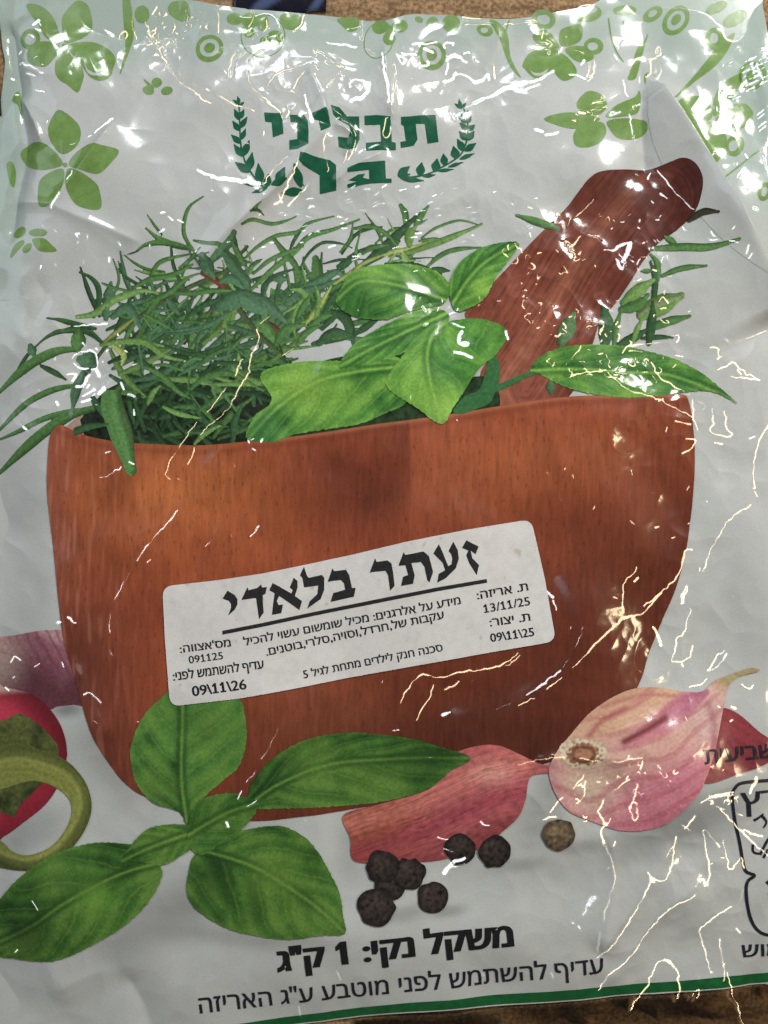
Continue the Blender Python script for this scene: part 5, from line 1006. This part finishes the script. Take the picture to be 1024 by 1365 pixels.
# ------------------------------------------------------------------ sticker
SL = 8.0
def rounded(corners, r):
    P = np.array(corners, float); out = []
    for i in range(len(P)):
        a, b, c = P[i - 1], P[i], P[(i + 1) % len(P)]; u = (a - b) / np.hypot(*(a - b)); v = (c - b) / np.hypot(*(c - b))
        if min(np.hypot(*(a - b)), np.hypot(*(c - b))) < 60 or abs(np.dot(u, v)) > .8: out.append(b); continue
        p, q = b + u * r, b + v * r
        for t in np.linspace(0, 1, 7): out.append((1 - t) ** 2 * p + 2 * t * (1 - t) * b + t * t * q)
    return np.array(out)
top = [(219, 781), (290, 773), (350, 764), (410, 752), (470, 739), (540, 722), (620, 706), (707, 692)]
rest = [(725, 770), (739, 853), (650, 869), (560, 885), (480, 900), (400, 915), (320, 929), (229, 940), (222, 850)]
st = np.array(top + rest, float)
def corner(P, idx, r):
    out = []
    for i in range(len(P)):
        if i in idx:
            a, b, c = P[i - 1], P[i], P[(i + 1) % len(P)]; u = (a - b) / np.hypot(*(a - b)); v = (c - b) / np.hypot(*(c - b))
            for t in np.linspace(0, 1, 8): out.append((1 - t) ** 2 * (b + u * r) + 2 * t * (1 - t) * b + t * t * (b + v * r))
        else: out.append(P[i])
    return np.array(out)
stc = straight(corner(st, {0, 7, 9, 15}, 14), STEP)
def paper_col(x, y):
    c = np.tile(C(222, 218, 208), (len(x), 1)) * (1 + .022 * samp(N16, x, y) + .02 * samp(N40, x, y) + .012 * samp(NF, x, y))[:, None]
    sp = smooth(2.2, 3.0, samp(N16, x * .9 + 60, y * .9)) * .35; c = mix(c, np.tile(C(150, 120, 96), (len(x), 1)), sp)
    sp = smooth(2.6, 3.2, samp(N8, x, y)) * .4; return mix(c, np.tile(C(140, 128, 112), (len(x), 1)), sp)
Hs = H  # the paper bridges the finest wrinkles of the film
sticker = printed('product_sticker', [stc], paper_col, SL, PAPER, bag, label='white paper sticker with black lettering across the printed mortar')
K3 = lambda pts: [(290 + a / 5.689, 710 + b / 5.689) for a, b in pts]
K4 = lambda pts: [(450 + a / 4.876, 690 + b / 4.876) for a, b in pts]
glyphs = [
    [K3([(48, 495), (85, 435), (110, 450), (140, 468), (160, 500), (160, 540), (140, 578), (90, 622), (112, 565), (112, 535), (95, 512)])],
    [K3([(190, 505), (235, 410), (245, 432), (310, 415), (338, 388), (345, 412), (382, 408), (370, 460), (350, 470), (352, 540), (358, 600), (322, 650), (316, 600), (300, 490)])],
    [K3([(400, 432), (425, 378), (470, 402), (570, 460), (645, 515), (625, 582), (560, 535), (455, 462)]), K3([(553, 412), (583, 340), (610, 362), (612, 410), (592, 475), (566, 460), (575, 430)]), K3([(440, 455), (475, 470), (456, 515), (470, 545), (502, 540), (490, 605), (420, 618), (428, 540)])],
    [K3([(630, 320), (660, 255), (680, 320), (695, 340), (795, 318), (812, 340), (812, 430), (785, 500), (685, 572), (702, 518), (760, 462), (768, 398), (660, 412), (648, 340)])],
    [[(437.3, 775), (443.8, 757.1), (446, 761), (461.5, 759), (466, 766), (469.5, 783), (474.6, 783), (472, 794.6), (441, 801.8), (444.7, 790), (460.5, 785.5), (459, 777), (455, 772.5), (446, 773.5)]],
    [K4([(210, 355), (245, 262), (255, 285), (325, 275), (350, 295), (362, 360), (370, 440), (342, 470), (328, 370), (312, 342), (232, 350)])],
    [K4([(395, 310), (428, 222), (440, 240), (555, 217), (590, 245), (606, 300), (618, 350), (595, 418), (580, 400), (562, 315), (540, 285), (478, 292), (500, 370), (490, 425), (412, 440), (425, 382), (458, 368), (440, 305)])],
    [K4([(620, 230), (655, 170), (672, 205), (716, 312), (738, 300), (742, 262), (735, 235), (718, 215), (748, 155), (778, 210), (784, 265), (765, 325), (700, 390), (645, 418), (655, 362), (696, 338), (680, 290)])],
    [K4([(805, 195), (832, 145), (870, 165), (912, 185), (893, 235), (860, 212), (872, 262), (915, 305), (900, 370), (850, 290), (832, 242), (846, 212)])]]
ink = lambda x, y: np.tile(C(40, 42, 44, .8), (len(x), 1)) * (1 + .1 * samp(N8, x, y))[:, None]
for g in glyphs: printed('title_letter', [straight(np.array(p, float), STEP) for p in g], ink, SL + 1, PAPER, sticker)
ul = [(298, 839.7), (350, 829.5), (400, 819), (450, 808.8), (520, 794.5), (583, 782), (648, 771)]
printed('underline', [straight(np.array(ul + [(x + .4, y + 5) for x, y in ul[::-1]], float), STEP)], ink, SL + 1, PAPER, sticker)
SI = C(38, 34, 42, .75)
for body, p0, p1, h, bd in [
    ('ת. אריזה:', (635.5, 798), (703.5, 786), 9.2, .018), ('13/11/25', (645, 816), (706, 805.5), 11.5, .012), ('ת. יצור:', (652.5, 834), (706, 826), 9.2, .018), ('09\\11\\25', (653.4, 854.5), (711, 846), 11.5, .018),
    ('מידע על אלרגנים: מכיל שומשום עשוי להכיל', (327.3, 859.5), (614, 803.8), 8.8, .018), ('עקבות של,חרדל,וסויה,סלרי,בוטנים.', (356.6, 872.8), (592.4, 823), 8.8, .018), ('סכנה חנק לילדים מתחת לגיל 5', (406, 903), (590.4, 866), 8.4, .018),
    ("מס'אצווה:", (242.3, 869), (309.7, 860), 8.6, .018), ('091125', (254, 883), (299.4, 877), 10, .012), ('עדיף להשתמש לפני:', (233.6, 905.5), (353.7, 889), 9.6, .024), ('09\\11\\26', (259, 926), (331, 916), 13.5, .024)]:
    rf = .72 if body[0].isdigit() else .56
    text_mesh('text_line', body, p0, p1, h, PAPER, sticker, SL + 1.2, SI, bold=bd, ref=rf)

# ------------------------------------------------------------------ two dark packets behind the bag
def packet(name, x0, y0, x1, y1, hgt, cols, label, seed):
    n, m = 70, 44; u, v = np.meshgrid(np.linspace(0, 1, n), np.linspace(0, 1, m)); x = x0 + (x1 - x0) * u; y = y0 + (y1 - y0) * v
    r = np.random.default_rng(seed); z = (np.sin(np.pi * np.clip(u, .0, 1)) ** .45) * (np.sin(np.pi * v) ** .45) * hgt
    for _ in range(16):
        a, b, p = r.uniform(4, 34), r.uniform(2, 14), r.uniform(0, 6.3); z = z + .035 * hgt * np.sin(a * u + b * v + p) * np.minimum(1, z / hgt * 2) * (1 if a < 20 else 1.3)
    x = x + 3 * np.sin(9 * v + seed); y = y + 2 * np.sin(12 * u)
    top_ = to_world(x.ravel(), y.ravel(), np.maximum(z.ravel(), 0) + .0009); bot = to_world(x.ravel(), y.ravel(), np.full(x.size, .0004))
    i = (np.arange(m - 1)[:, None] * n + np.arange(n - 1)[None, :]).ravel(); q = np.stack([i, i + n, i + n + 1, i + 1], 1); N_ = n * m
    ring = np.r_[np.arange(n), np.arange(2 * n - 1, N_, n), np.arange(N_ - 2, N_ - n - 1, -1), np.arange(N_ - 2 * n, 0, -n)]; rn = np.roll(ring, -1)
    Q = np.vstack([q, q[:, ::-1] + N_, np.stack([ring, rn, rn + N_, ring + N_], 1)])
    t = np.sin(x.ravel() * .11 + 1.6 * np.sin(y.ravel() * .06) + 1.2 * np.sin(x.ravel() * .043)); c = mix(np.tile(cols[0], (x.size, 1)), np.tile(cols[1], (x.size, 1)), smooth(.3, 1, t)); c = np.vstack([c, c])
    o = mesh_from(name, np.vstack([top_, bot]), Q, c, PACK, None, quads=True); o['label'] = label; o['category'] = 'plastic packet'; return o
PACK = ink_material('dark_glossy_wrap', .14, bump=.0002, bump_scale=260)
packet('plastic_packet', 312, -190, 437, 10, .0018, (C(26, 26, 40), C(70, 84, 120)), 'dark navy plastic packet lying behind the bag at the middle of its top edge', 2)
packet('plastic_packet', -215, -120, -6, 150, .0020, (C(30, 28, 30), C(48, 46, 48)), 'black plastic packet peeking out beside the upper left corner of the bag', 5)
